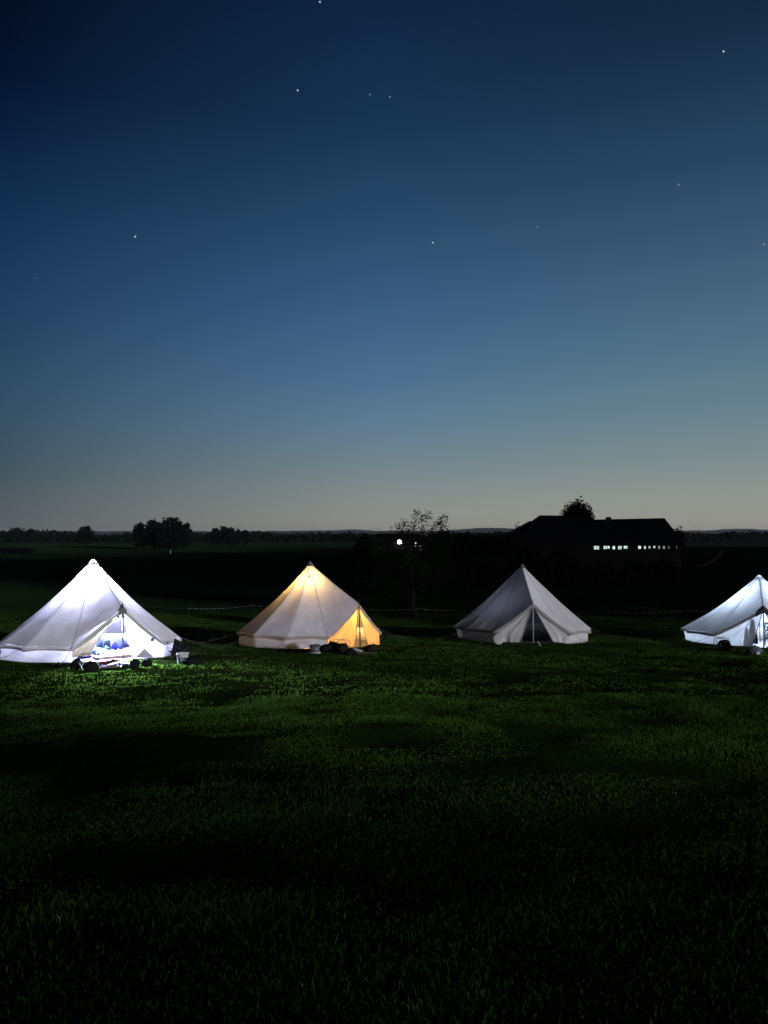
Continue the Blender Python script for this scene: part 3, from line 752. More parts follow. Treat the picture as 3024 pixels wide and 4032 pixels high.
# hedge before the farm: bushes
for i, (a, b_, yt) in enumerate([(1440, 1530, 2180), (1520, 1610, 2176), (1680, 1790, 2182), (1780, 1890, 2176), (1880, 1990, 2186), (1980, 2090, 2190), (2090, 2200, 2195), (2200, 2310, 2196), (2310, 2430, 2200), (2430, 2550, 2202), (2550, 2680, 2200)]):
    wd = ['left of the lamp house', 'under the bright yard lamp', 'right of the lamp house', 'under the second tree after the lamp house', 'midway between lamp house and barn', 'at the left foot of the barn', 'under the left barn roof', 'left of the lit barn windows', 'under the brightest barn windows', 'under the middle barn windows', 'under the dimmest barn windows'][i]
    silhouette_tree('hedge_bush', 'low dark bush in the farm hedge, ' + wd, a, b_, yt, 76, 240 + i, 'bushes of the hedge below the farm', 900, .17, 5, 'bush')
silhouette_tree('shade_clump', 'low wide dark clump put in for ground shade behind the tape fence, left of the tent at the right edge', 2410, 2640, 2392, 46, 260, None, 2600, .09, 8, 'bush')  # leaf clump standing in for shade on the ground
# far wood and hills
def wood(name, Y0, Y1, x0, x1, h, n, ls, seed):
    rg = np.random.default_rng(seed); x = x0 + (x1 - x0) * rg.random(n); y = Y0 + (Y1 - Y0) * rg.random(n)
    hh = h * (.72 + .22 * vn(x / 22., y / 40., seed) + .16 * vn(x / 7., y / 9., seed + 1)); z = gz(x, y) + hh * rg.random(n) ** .7
    v, q, c = leaves(np.stack((x, y, z), -1), ls, seed + 2, FAR); o = fastmesh(name, v, quads=q, mat=M['foliage'], tint=c); return tag(o, kind='stuff')
wood('far_wood', 470, 500, -330, 330, 7.6, 15000, 1.1, 301)
rgw = np.random.default_rng(400); nw = 60000; fw = rgw.random(nw) * 2.2; wx_ = 42 + 68 * fw + rgw.normal(0, 2.2, nw); wy_ = 3 + 112 * fw + rgw.normal(0, 2.2, nw)  # unseen wood added at the right to shade barn and far field
wz_ = gz(wx_, wy_) + (29 + 5 * vn(fw * 24, fw * 0, 7)) * rgw.random(nw) ** .8
v_, q_, c_ = leaves(np.stack((wx_, wy_, wz_), -1), .8, 402); tag(fastmesh('added_shade_wood', v_, quads=q_, mat=M['foliage'], tint=c_), kind='stuff')
nw = 14000; fw = rgw.random(nw); wx_ = 14.6 - 11 * fw + rgw.normal(0, .8, nw); wy_ = -6.8 - 18 * fw + rgw.normal(0, .8, nw); wz_ = gz(wx_, wy_) + (6.4 + 1.2 * vn(fw * 9, fw * 0, 8)) * rgw.random(nw) ** .8  # unseen hedge added behind the camera to darken the foreground
v_, q_, c_ = leaves(np.stack((wx_, wy_, wz_), -1), .17, 404); tag(fastmesh('added_shade_hedge', v_, quads=q_, mat=M['foliage'], tint=c_), kind='stuff')
wood('field_hedge', 215, 222, -190, -100, 2.2, 3000, .5, 302)
hp_ = np.array([(-400, 2094), (0, 2093), (300, 2091), (600, 2092), (900, 2091), (1150, 2089), (1300, 2088), (1400, 2084), (1480, 2089), (1700, 2090), (1800, 2086), (1880, 2078), (2000, 2080), (2150, 2084), (2500, 2090), (2700, 2090), (2790, 2088), (2850, 2082), (2950, 2083), (3024, 2085), (3400, 2092)], float)
hx = np.linspace(-500, 3500, 240); hyy = np.interp(hx, hp_[:, 0], hp_[:, 1]) + 1.2 * vn(hx / 60., 0 * hx, 5) + .9 * vn(hx / 17., 0 * hx, 6) + .7 * vn(hx / 6., 0 * hx, 7)
HM = np.zeros((240, 5, 3))
for i in range(240):
    rdg = at(hx[i], hyy[i], 3000.)
    for j, (yy, k) in enumerate(((2300, 0), (2650, .45), (3000, 1), (3300, .6), (3700, 0))):
        HM[i, j] = (rdg[0] * yy / 3000., yy, -4.6 + (rdg[2] + 4.6) * k)
mb = MB(); mb.grid(HM); o = mb.build('hills', simple('hill_forest', (.028, .036, .024), .95, .3, .02, .0)); tag(o, kind='structure')

# ------------------------------------------------------------------ buildings
def barn():
    Yr = 118.; hwid = 6.5; gnd = -4.1; ez = .25; over = .5; Yw = Yr - hwid
    X = lambda px, Y=Yr: float(at(px, 2100, Y)[0]); Z = lambda py, Y=Yr: float(at(1512, py, Y)[2])
    d = np.array((1., 0.)); nrm = np.array((0., -1.)); A_ = np.array((0., Yr))
    def pt(s, w, z): return np.array((s, Yr - w, z))
    xr = X(2680, Yw); xm = X(2300); xl = X(2040, Yw)
    t = thing('barn', 'long dark barn with hipped roof and a row of lit windows', 'barn', pt((xl + xr) / 2, 0, gnd))
    def block(a, b, w): 
        vs = [pt(a, w, gnd), pt(b, w, gnd), pt(b, -w, gnd), pt(a, -w, gnd), pt(a, w, ez), pt(b, w, ez), pt(b, -w, ez), pt(a, -w, ez)]
        mb = MB(); mb.add(vs, [(0, 1, 5, 4), (1, 2, 6, 5), (2, 3, 7, 6), (3, 0, 4, 7)]); return mb
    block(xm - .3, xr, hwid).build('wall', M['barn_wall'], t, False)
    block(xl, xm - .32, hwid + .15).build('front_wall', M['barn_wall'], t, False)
    def hip(a, b, r0, r1, za, zb, w, e=over, el=None, er=None):
        el = e if el is None else el; er = e if er is None else er; ee = ez - .25
        vs = [pt(a - el, w + e, ee), pt(b + er, w + e, ee), pt(b + er, -w - e, ee), pt(a - el, -w - e, ee), pt(r0, 0, za), pt(r1, 0, zb)]
        fs = [(0, 1, 5, 4), (1, 2, 5), (2, 3, 4, 5), (3, 0, 4)]; k = 6
        vs2 = [v - np.array((0, 0, .22)) for v in vs]
        fs2 = [tuple(i + k for i in f[::-1]) for f in fs] + [(1, 0, k, k + 1), (2, 1, k + 1, k + 2), (3, 2, k + 2, k + 3), (0, 3, k + 3, k)]
        mb = MB(); mb.add(vs + vs2, fs + fs2); return mb
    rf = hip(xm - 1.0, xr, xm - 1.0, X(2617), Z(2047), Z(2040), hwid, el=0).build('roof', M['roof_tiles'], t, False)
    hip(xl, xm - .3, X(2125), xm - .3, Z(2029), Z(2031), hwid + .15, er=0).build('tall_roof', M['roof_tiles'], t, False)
    hip(X(1985, Yw), X(2160), X(2083), X(2160), Z(2052), Z(2052), hwid - 1.2, er=0).build('wing_roof', M['roof_tiles'], t, False)
    block(X(1990, Yw), xl - .02, hwid - 1.2).build('wing_wall', M['barn_wall'], t, False)
    mb = MB(); sc = X(2393); rz_ = Z(2046); mb.box(pt(sc, .4, rz_ - .1), (.8, .75, .9), 0, bev=.12); mb.box(pt(sc, .4, rz_ + .36), (.55, .55, .06), bev=.02); mb.build('chimney', M['stucco'], rf, False)
    P0 = np.array((0., Yw)); ang = 0.
    for i, (xa, xb, st_) in enumerate([(2337, 2358, .85), (2376, 2389, 1.), (2391, 2400, .9), (2411, 2421, .95), (2433, 2439, .9), (2441, 2447, .9), (2455, 2470, 1.1), (2512, 2523, 1.1), (2535, 2542, .85), (2553, 2560, .6), (2571, 2580, .62), (2591, 2598, .32), (2609, 2617, .27), (2629, 2635, .14), (2660, 2666, .08)]):
        def hit(px):
            return X(px, Yw), Yw
        sa, Ya = hit(xa); sb, Yb = hit(xb); zt = CAMZ - (2147.0 - 2100 + (0, 2.2, .4, 3.0, 1.2)[i % 5]) / F * Ya; zb = CAMZ - (2163 - 2100 - (2 if i > 6 else 0) - (0, 1.5, 3.2, .6)[i % 4]) / F * Ya
        mid = (sa + sb) / 2; wd = abs(sb - sa) * .98; hgt = zt - zb
        fr = MB(); th_ = .07
        for cs, cz, sw_, sh in ((sa - th_ / 2, (zt + zb) / 2, th_, hgt + 2 * th_), (sb + th_ / 2, (zt + zb) / 2, th_, hgt + 2 * th_), (mid, zt + th_ / 2, wd, th_), (mid, zb - th_ / 2, wd, th_)):
            fr.box(pt(cs, hwid + .03, cz), (sw_, .10, sh), ang)
        if wd > .45: fr.box(pt(mid + wd * .1, hwid + .03, (zt + zb) / 2), (.05, .06, hgt), ang); fr.box(pt(mid, hwid + .033, zt - hgt * .62), (wd, .05, .045), ang)
        fo = fr.build('window', M['frame_wood'], t, False)
        pn = MB(); c0, c1 = sa, sb
        pn.add([pt(c0, hwid + .012, zb), pt(c1, hwid + .012, zb), pt(c1, hwid + .012, zt), pt(c0, hwid + .012, zt)], [(0, 1, 2, 3)])
        pn.build('pane', emit('lit_pane', (.78, 1.0, .88), st_), fo, False)
barn()
def house():
    Y = 104.; A_ = at(1486, 2101, Y); B_ = at(1655, 2101, Y); gnd = -3.85; ez = CAMZ - (2136 - 2100) / F * Y; hw_ = 3.2
    t = thing('house', 'small dark house with a bright yard lamp under its eaves', 'house', (A_[0] * .5 + B_[0] * .5, Y, gnd))
    x0, x1 = A_[0] - 1.3, B_[0] + .75; yf, yb = Y - hw_, Y + hw_
    mb = MB(); vs = [(x0, yf, gnd), (x1, yf, gnd), (x1, yb, gnd), (x0, yb, gnd), (x0, yf, ez), (x1, yf, ez), (x1, yb, ez), (x0, yb, ez)]
    mb.add(vs, [(0, 1, 5, 4), (1, 2, 6, 5), (2, 3, 7, 6), (3, 0, 4, 7)]); mb.build('wall', M['stucco'], t, False)
    e = .4; rz_ = A_[2]; vs = [(x0 - e, yf - e, ez - .1), (x1 + e * .5, yf - e, ez - .1), (x1 + e * .5, yb + e, ez - .1), (x0 - e, yb + e, ez - .1), (A_[0], Y, rz_), (B_[0], Y, rz_)]
    vs2 = [(a, b, c - .18) for a, b, c in vs]; fs = [(0, 1, 5, 4), (1, 2, 5), (2, 3, 4, 5), (3, 0, 4)]
    mb = MB(); mb.add(vs + vs2, fs + [tuple(i + 6 for i in f[::-1]) for f in fs] + [(1, 0, 6, 7), (2, 1, 7, 8), (3, 2, 8, 9), (0, 3, 9, 6)]); mb.build('roof', M['roof_tiles'], t, False)
    def win(xa, xb, ya, yb_, s, label=None):
        a = at(xa, ya, yf - .02); b = at(xb, yb_, yf - .02)
        f = MB(); k = .05
        f.box(((a[0] + b[0]) / 2, yf - .03, a[2] + k / 2), (b[0] - a[0] + 2 * k, .06, k)); f.box(((a[0] + b[0]) / 2, yf - .03, b[2] - k / 2), (b[0] - a[0] + 2 * k, .06, k))
        f.box((a[0] - k / 2, yf - .03, (a[2] + b[2]) / 2), (k, .06, a[2] - b[2])); f.box((b[0] + k / 2, yf - .03, (a[2] + b[2]) / 2), (k, .06, a[2] - b[2]))
        fo = f.build('window', M['frame_wood'], t, False); p = MB(); y = yf - .012
        p.add([(a[0], y, b[2]), (b[0], y, b[2]), (b[0], y, a[2]), (a[0], y, a[2])], [(0, 1, 2, 3)]); p.build('pane', emit('house_pane', (1., .95, .88), s), fo, False)
    win(1632, 1638, 2142, 2152, .28); win(1648, 1661, 2148, 2153, .17); win(1617, 1622, 2164, 2170, .12); win(1652, 1659, 2161, 2167, .13); win(1594, 1598, 2177, 2184, .10)
    lp = at(1573, 2134, yf - .5); l = thing('yard_lamp', 'round bright yard lamp fixed on the small dark house', 'lamp', lp)
    mb = MB(); mb.blob(lp, (.27, .27, .27), 2, 0, nu=18, nv=12); mb.build('globe', emit('yard_lamp_glow', (1., .93, .82), 6.), l)
    mb = MB(); mb.tube([lp + np.array((0, .3, .05)), (lp[0], yf + .0, lp[2] + .1)], .04, 6); mb.build('bracket', M['dark_steel'], l)
    mb = MB(); p2 = at(1637, 2139, yf - .25); l2 = thing('wall_light', 'tiny warm light above the lit window right of the yard lamp', 'lamp', p2)
    mb.blob(p2, (.09, .09, .09), 3, 0, nu=12, nv=8); mb.build('globe', emit('wall_light_glow', (1., .9, .8), 1.6), l2)
    mb = MB(); mb.tube([p2 + np.array((0, .08, 0)), (p2[0], yf, p2[2])], .02, 5); mb.build('bracket', M['dark_steel'], l2)
house()

# ------------------------------------------------------------------ tape fence
def fence():
    posts = [(560, 42.), (744, 39.5), (1000, 43.), (1290, 41.), (1640, 39.), (1980, 41.), (2352, 40.), (2700, 41.), (3060, 42.)]
    t = thing('tape_fence', 'low electric fence of pale tape on thin posts behind the tents', 'fence', gat(1640, 39.))
    pp = []
    for i, (px, Y) in enumerate(posts):
        b = gat(px, Y); h = .78
        m = MB(); m.tube([b - np.array((0, 0, .1)), b + np.array((.01, 0, h * .5)), b + np.array((0, 0, h))], [.014, .012, .010], 6)
        po_ = m.build('post', M['post'], t); m = MB(); m.box(b + np.array((0, -.018, h - .06)), (.03, .03, .05), bev=.006); m.build('insulator', M['black_cloth'], po_); pp.append(b + np.array((0, -.03, h - .06)))
    first = at(520, 2462, 35.); pp.insert(0, gat(420, 34.) + np.array((0, 0, .62)))
    mb = MB(); rg = np.random.default_rng(5)
    for a, b in zip(pp[:-1], pp[1:]):
        k = 40; q = np.zeros((k + 1, 2, 3)); ph = rg.random() * 6
        for i in range(k + 1):
            f = i / k; c = a + (b - a) * f - np.array((0, 0, .10 * 4 * f * (1 - f))); tw = ph + f * 40 + 1.5 * sin(f * 9 + ph)
            o = np.array((0, sin(tw), cos(tw))) * .009; q[i, 0] = c - o; q[i, 1] = c + o
        mb.grid(q)
    mb.build('tape', M['tape'], t)
fence()
# faint track at the right and marker post
def track():
    pts = [gpt(x, y) for x, y in ((2640, 2236), (2700, 2238), (2760, 2230), (2800, 2214), (2830, 2190), (2850, 2168))]
    q = np.array([[p + np.array((-.5, -.5, .03)), p + np.array((.5, .5, .03))] for p in pts]); mb = MB(); mb.grid(q); o = mb.build('path', simple('path_dirt', (.10, .09, .075), .95, .3, 2, .2)); tag(o, kind='structure')
track()
mk = gpt(671, 2180); t = thing('marker_post', 'small white marker post alone in the dark field under the tall tree clump', 'post', mk)
mb = MB(); hh = 14 / F * mk[1]; mb.tube([mk, mk + np.array((0, 0, hh * .8)), mk + np.array((0, 0, hh))], [.20, .17, .08], 8); mb.build('post', emit('marker', (.5, .5, .5), .0) and simple('marker_white', (.8, .8, .78), .5, .1), t)
mb = MB(); mb.box(mk + np.array((0, -.2, hh * .75)), (.22, .03, .25)); mb.build('reflector', M['white_plastic'], t)

# ------------------------------------------------------------------ things round and in the tents
def inT(T, fwd, side, h=0.):      # fwd: metres from the tent centre towards the door, side: to the right seen from outside
    d = T['dirv'](T['th']); r = np.array((-d[1], d[0], 0.))   # d=(0,-1) -> r=(1,0)
    p = T['C'] + d * fwd + r * side; p[2] = float(gz(p[0], p[1])) + h + .012; return p
def sack(name, label, c, r, mat, seed, cat='bag', group=None, tie=True, rz=0., flat=.75, neck=True):
    c = np.asarray(c, float); t = thing(name, label, cat, c, group)
    mb = MB(); mb.blob(c + np.array((0, 0, r[2] * flat)), r, seed, .22, 2.0, flat, rz=rz); mb.build('body', M[mat], t)
    if neck:
        top = c + np.array((0, 0, r[2] * (1 + flat) * .96)); mb = MB(); rg = np.random.default_rng(seed)
        mb.tube([top - np.array((0, 0, r[2] * .3)), top, top + np.array((rg.normal() * .02, 0, r[2] * .18))], [r[0] * .28, r[0] * .10, r[0] * .2], 8); mb.build('neck', M[mat], t)
    return t
def cloth(name, label, c, rx, ry, h, mat, seed, cat='cloth', rz=0.):
    c = np.asarray(c, float); n_ = 22; P_ = np.zeros((n_, n_, 3))
    for i in range(n_):
        for j in range(n_):
            u = -1 + 2 * i / (n_ - 1); v = -1 + 2 * j / (n_ - 1)
            k = 1 + .18 * float(vn(u * 1.3 + seed, v * 1.3, seed)); x = u * rx * k; y = v * ry * k
            z = h * max(0, (1 - u * u) * (1 - v * v)) ** .5 * (.65 + .6 * abs(float(vn(u * 3 + seed, v * 3, seed + 1)))) + .018
            X = c[0] + x * cos(rz) - y * sin(rz); Yy = c[1] + x * sin(rz) + y * cos(rz); P_[i, j] = (X, Yy, max(c[2], float(gz(X, Yy)) + .012) + z)
    mb = MB(); mb.grid(P_); o = mb.build(name, M[mat], origin=c); return tag(o, label, cat)
def shoe(c, rz, label, top='white_cloth', sole='dark_cloth', L_=.27, group='shoes lined up in the open tent'):
    c = np.asarray(c, float); t = thing('shoe', label, 'shoe', c, group)
    def prof(zs, ws):
        n_ = 14; P_ = np.zeros((n_, len(zs), 3))
        return P_
    def loc(x, y, z): return c + np.array((x * cos(rz) - y * sin(rz), x * sin(rz) + y * cos(rz), z))
    def ringp(scale, z, lift=0., back=0.):
        pts = []
        for k in range(16):
            a = 2 * pi * k / 16; x = cos(a) * L_ / 2; y = sin(a) * .048 * (1.05 + .15 * cos(a)); zz = z(cos(a)) if callable(z) else z
            pts.append(loc((x - back) * scale + back, y * scale, zz))
        return pts
    P_ = np.array([ringp(.98, 0.), ringp(1.03, .012), ringp(1.0, .028)]); P_ = np.transpose(P_, (1, 0, 2)); mb = MB(); mb.grid(P_, True); mb.build('sole', M[sole], t)
    P_ = np.array([ringp(.98, .026), ringp(.95, lambda q: .052 - .012 * q), ringp(.80, lambda q: .075 - .025 * q, back=-.03), ringp(.5, lambda q: .10 - .03 * q, back=-.06), ringp(.34, lambda q: .112 - .02 * q, back=-.07)]); P_ = np.transpose(P_, (1, 0, 2))
    mb = MB(); mb.grid(P_, True); mb.build('upper', M[top], t); return t
def bucket(name, label, c, r, h, mat, cat='bucket', handle=True):
    c = np.asarray(c, float); t = thing(name, label, cat, c)
    mb = MB(); mb.lathe([(.001, 0.01), (r * .8, .0), (r * .82, .01), (r * .97, h * .93), (r * 1.05, h * .94), (r * 1.05, h), (r * .96, h), (r * .78, .03), (.001, .03)], c, 28); mb.build('body', M[mat], t)
    if handle:
        mb = MB(); mb.tube([c + np.array((r * 1.06 * cos(a), -r * .25 * abs(sin(a)) - .02, h * .9 - abs(sin(a)) * r * .8)) for a in np.linspace(0, pi, 11)], .006, 5); mb.build('handle', M['steel'], t)
    return t
def rack(label, c, w, h, dpt, rz):
    """low bent tube stand beside a tent door"""
    c = np.asarray(c, float); t = thing('folding_stand', label, 'stand', c, 'folding stands left of the tent doors')
    def lo(x, y, z):
        X = c[0] + x * cos(rz) - y * sin(rz); Y_ = c[1] + x * sin(rz) + y * cos(rz); return np.array((X, Y_, float(gz(X, Y_)) + z))
    for y in (-dpt / 2, dpt / 2):
        mb = MB(); mb.tube([lo(-w / 2, y, 0), lo(-w / 2, y, h * .9), lo(-w / 2 + .03, y, h)], .012, 6); mb.build('leg', M['steel'], t)
        mb = MB(); mb.tube([lo(w / 2, y, 0), lo(w / 2, y, h * .9), lo(w / 2 - .03, y, h)], .012, 6); mb.build('leg', M['steel'], t)
        mb = MB(); mb.tube([lo(-w / 2 + .03, y, h), lo(w / 2 - .03, y, h)], .012, 6); mb.build('top_rail', M['steel'], t)
    mb = MB(); mb.tube([lo(-w / 2, -dpt / 2, h * .5), lo(-w / 2, dpt / 2, h * .5)], .008, 6); mb.build('cross_bar', M['steel'], t)
    mb = MB(); mb.tube([lo(w / 2, -dpt / 2, h * .5), lo(w / 2, dpt / 2, h * .5)], .008, 6); mb.build('cross_bar', M['steel'], t)
    return t
# --- tent with the open flap: inside
board = inT(T1, 1.86, -.02)
t = thing('threshold_board', 'low pale wooden board laid across the open doorway of the brightest tent', 'board', board)
dr = math.atan2(*(T1['dirv'](T1['th'])[[1, 0]])) + pi / 2
mb = MB(); mb.box(board + np.array((0, 0, .10)), (1.15, .50, .03), dr, bev=.006); mb.build('top', M['wood'], t, False)
for s in (-.5, .5):
    mb = MB(); mb.box(inT(T1, 1.86, s, .042), (.05, .48, .085), dr); mb.build('bearer', M['wood'], t, False)
mb = MB(); mb.box(inT(T1, 2.098, 0, .045), (.94, .022, .078), dr); mb.build('front_board', M['wood'], t, False)
shp = [(-.46, 1.80, .3), (-.30, 1.78, .2), (-.12, 1.85, .1), (.02, 1.86, .15), (.20, 1.83, -.1), (.34, 1.84, 0), (.5, 1.82, -.15)]
slb = ['first', 'second', 'third', 'fourth', 'fifth', 'sixth', 'last']
for i, (sx, fw, a) in enumerate(shp):
    shoe(inT(T1, fw, sx, .117), dr + pi / 2 + a, 'white shoe on the board in the bright doorway, %s from the left' % slb[i], 'white_cloth' if i % 3 else 'lilac_cloth', 'navy' if i % 2 else 'slate')
sack('sleeping_bag', 'grey blue bedding roll heaped at the left inside the bright tent', inT(T1, .35, -.75), (.34, .26, .21), 'slate', 21, 'bedding', neck=False)
sack('duffel_bag', 'big slate duffel with a peaked top in the middle of the bright tent', inT(T1, -.15, .05), (.36, .27, .29), 'slate', 22, 'bag', rz=.4)
sack('sleeping_bag', 'pale cyan sleeping bag spread in front of the slate duffel', inT(T1, .95, -.22), (.36, .22, .13), 'cyan', 23, 'bedding', neck=False)
t = thing('water_canister', 'grey upright canister beside the blue sack in the bright tent', 'canister', inT(T1, .55, .22))
mb = MB(); mb.box(inT(T1, .55, .22, .22), (.20, .16, .44), dr, bev=.03); mb.build('body', M['slate'], t); mb = MB(); mb.lathe([(.001, .05), (.035, .05), (.04, 0)], inT(T1, .55, .22, .44), 12); mb.build('screw_cap', M['white_plastic'], t)
sack('stuff_sack', 'vivid blue stuff sack behind the door pole of the bright tent', inT(T1, .60, .44), (.12, .12, .19), 'blue', 24)
sack('rucksack', 'dark navy rucksack at the right inside the bright tent', inT(T1, .15, .78), (.26, .22, .25), 'navy', 25)
sack('stuff_sack', 'small dark blue sack low at the left behind the beige flap', inT(T1, 1.20, -.62), (.2, .17, .15), 'blue', 26, neck=False)
cloth('blanket', 'white blanket crumpled at the right behind the door pole', inT(T1, 1.1, .62), .42, .3, .17, 'white_cloth', 27, 'blanket')
cloth('blanket', 'white bedding spread over the floor at the back of the bright tent', inT(T1, -.9, .1), 1.1, .7, .14, 'white_cloth', 28, 'bedding')
sack('pillow', 'dull orange pillow beside the cyan sleeping bag in the bright tent', inT(T1, 1.22, .02), (.20, .14, .09), 'red_cloth', 71, 'pillow', neck=False)
sack('pillow', 'yellow pillow behind the shoes in the bright doorway', inT(T1, 1.36, .26), (.17, .13, .08), 'yellow_cloth', 72, 'pillow', neck=False)
sack('stuff_sack', 'dark green stuff sack between duffel and canister in the bright tent', inT(T1, .85, .10), (.12, .12, .15), 'green_cloth', 73)
# outside its door
cloth('towel', 'brick red towel crumpled on the grass before the bright doorway', gpt(432, 2618), .30, .16, .12, 'red_cloth', 31)
cloth('towel', 'tan towel in front of the brick red towel', gpt(440, 2632), .26, .12, .07, 'tan_cloth', 32)
cloth('towel', 'white towel right of the brick red towel', gpt(466, 2626), .27, .12, .08, 'white_cloth', 33)
cloth('towel', 'lilac towel left of the brick red towel', gpt(405, 2614), .17, .10, .08, 'lilac_cloth', 34)
sack('black_sack', 'pointed black sack standing right of the doorway of the bright tent', gpt(529, 2632), (.115, .105, .125), 'black_cloth', 35)
sack('black_sack', 'wide black sack right of the pointed one, by the right door flap', gpt(578, 2623), (.135, .105, .09), 'black_cloth', 36, neck=False)
rack('bent steel stand left of the bright doorway, over a black bag', gpt(350, 2632), .40, .34, .3, R(24))
sack('black_sack', 'big black bag slumped under the steel stand of the bright tent', gpt(358, 2642) , (.175, .13, .125), 'black_cloth', 37, neck=False)
sack('black_sack', 'tall black bag at the left door corner of the bright tent', gpt(302, 2634), (.14, .13, .13), 'black_cloth', 38)
t = thing('stick', 'pale stick leaning by the black bag at the left door corner', 'stick', gpt(318, 2638)); a = gpt(325, 2640); mb = MB(); mb.tube([a, a + np.array((-.05, .03, .08)), a + np.array((-.11, .05, .17))], [.016, .018, .013], 6); mb.build('shaft', M['pale_wood'], t)
mb = MB(); mb.tube([a + np.array((-.05, .03, .08)), a + np.array((-.02, .03, .13))], [.01, .005], 5); mb.build('twig', M['pale_wood'], t)
cloth('paper', 'crumpled white paper on the grass before the black bag', gpt(349, 2641), .13, .09, .07, 'white_cloth', 39, 'paper')
bc = gpt(719, 2612); bucket('bucket', 'white bucket on the grass right of the brightest tent', bc, .145, .25, 'white_plastic')
# black folding chair behind the bucket
cc = gpt(706, 2588); t = thing('camp_chair', 'black folding chair tipped back behind the white bucket', 'chair', cc)
def lc(x, y, z): return cc + np.array((x, y, z))
mb = MB(); mb.grid(np.array([[lc(-.24 + .10 * v, .02 * sin(u * 3), .02 + .5 * v * (1 - .1 * u)) + np.array((.0 + .46 * u, .12 * u, -.22 * u * v)) for v in np.linspace(0, 1, 8)] for u in np.linspace(0, 1, 10)])); mb.build('backrest', M['black_cloth'], t)
mb = MB(); mb.grid(np.array([[lc(-.2 + .44 * u, -.05 - .3 * v, .20 - .05 * sin(pi * u)) for v in np.linspace(0, 1, 5)] for u in np.linspace(0, 1, 8)])); mb.build('seat', M['black_cloth'], t)
for a, b in (((-.22, -.34, 0), (.22, .05, .26)), ((.24, -.34, 0), (-.2, .05, .26)), ((-.22, .1, 0), (.24, -.34, .22)), ((.26, .1, 0), (-.22, -.3, .22))):
    mb = MB(); mb.tube([lc(*a), lc(*b)], .011, 6); mb.build('leg', M['dark_steel'], t)
sack('black_sack', 'flat black bag lying right of the white bucket', gpt(752, 2618), (.26, .15, .10), 'black_cloth', 40, neck=False)
# little mesh window and a turned up corner on the right flap of the bright tent
wv = T1['Qp']; d = T1['dirv'](T1['th'] + R(24)); r_ = np.array((-d[1], d[0], 0.)); q0 = T1['Pk'] * .36 + T1['Qp'] * .64 + np.array((0, 0, -.26)); q0 = q0 + d * .09
mb = MB(); mb.box(q0, (.14, .02, .10), math.atan2(r_[1], r_[0]), bev=.008); mb.build('flap_window', M['mesh'], T1['o'])
e0 = inT(T1, 2.28, .52, .30); mb = MB(); mb.grid(np.array([[inT(T1, 2.36 + .08 * sin(u * pi), .28 + .62 * u, .02), inT(T1, 2.40 + .06 * sin(u * pi), .30 + .58 * u, .02 + .13 * (1 - abs(2 * u - 1))), inT(T1, 2.36, .32 + .54 * u, .02 + .26 * (1 - abs(2 * u - 1)))] for u in np.linspace(0, 1, 13)])); mb.build('turned_up_hem', canvas('folded_canvas', (.5, .5, .56), .12), T1['o'])
bucket('cup', 'small white cup on the grass before the wooden board of the brightest tent', gpt(468, 2612), .05, .11, 'white_plastic', 'cup', False)
bucket('bowl', 'small blue bowl on the grass left of the tan towel', gpt(414, 2630), .085, .07, 'blue', 'bowl', False)
b0 = gpt(494, 2622); t = thing('bottle', 'clear blue bottle lying on the grass by the door pole of the brightest tent', 'bottle', b0); dv = np.array((.9, -.35, 0.)); mb = MB(); mb.tube([b0 + np.array((0, 0, .04)) + dv * k for k in (-.11, -.10, .05, .09)], [.02, .036, .036, .016], 12); mb.build('body', M['cyan'], t); mb = MB(); mb.tube([b0 + np.array((0, 0, .04)) + dv * k for k in (.09, .115)], .018, 10); mb.build('screw_cap', M['white_plastic'], t)
cloth('towel', 'small yellow towel between the red towel and the door pole', gpt(483, 2612), .12, .08, .06, 'yellow_cloth', 62)
# --- amber tent
rack('steel stand left of the amber tent door, among dark bags', gpt(1345, 2566), .40, .36, .3, R(30))
sack('dark_sack', 'black bag heap left of the steel stand by the amber tent', gpt(1284, 2570), (.20, .16, .14), 'black_cloth', 51, neck=False)
sack('dark_sack', 'tall black bag behind the pale stick by the amber tent', gpt(1312, 2566), (.19, .16, .18), 'black_cloth', 52, neck=False)
sack('dark_sack', 'brown bag under the steel stand by the amber tent', gpt(1350, 2572), (.19, .16, .16), 'brown_cloth', 53, neck=False)
sack('dark_sack', 'dark bag low beside the left flap of the amber tent', gpt(1382, 2580), (.18, .15, .10), 'black_cloth', 54, neck=False)
sack('dark_sack', 'dark brown bag right of the amber tent doorway', gpt(1462, 2562), (.19, .16, .12), 'brown_cloth', 55, neck=False)
a = gpt(1308, 2568); t = thing('stick', 'short white stick on the dark grass by the amber tent', 'stick', a); mb = MB(); mb.tube([a + np.array((-.07, -.05, .12)), a + np.array((.0, -.06, .07)), a + np.array((.09, -.07, .02))], [.016, .017, .015], 7); mb.build('shaft', M['white_plastic'], t)
mb = MB(); mb.tube([a + np.array((.088, -.07, .022)), a + np.array((.10, -.072, .014))], .019, 7); mb.build('tip', M['white_plastic'], t)
t = thing('wash_bowl', 'grey tub with a white rim by the lifted wall of the amber tent', 'tub', gpt(1240, 2572)); c = gpt(1240, 2572)
mb = MB(); mb.lathe([(.001, .0), (.13, 0), (.155, .24), (.145, .24), (.12, .02), (.001, .02)], c, 22); mb.build('body', M['clear_plastic'], t); mb = MB(); mb.lathe([(.10, .0), (.165, .0), (.168, .03), (.10, .03)], c + np.array((0, 0, .0)), 22); mb.build('rim', M['white_plastic'], t)
cloth('door_mat', 'pale yellow mat on the grass before the amber doorway', gpt(1420, 2576), .42, .16, .025, 'tan_cloth', 56, 'mat', R(12))
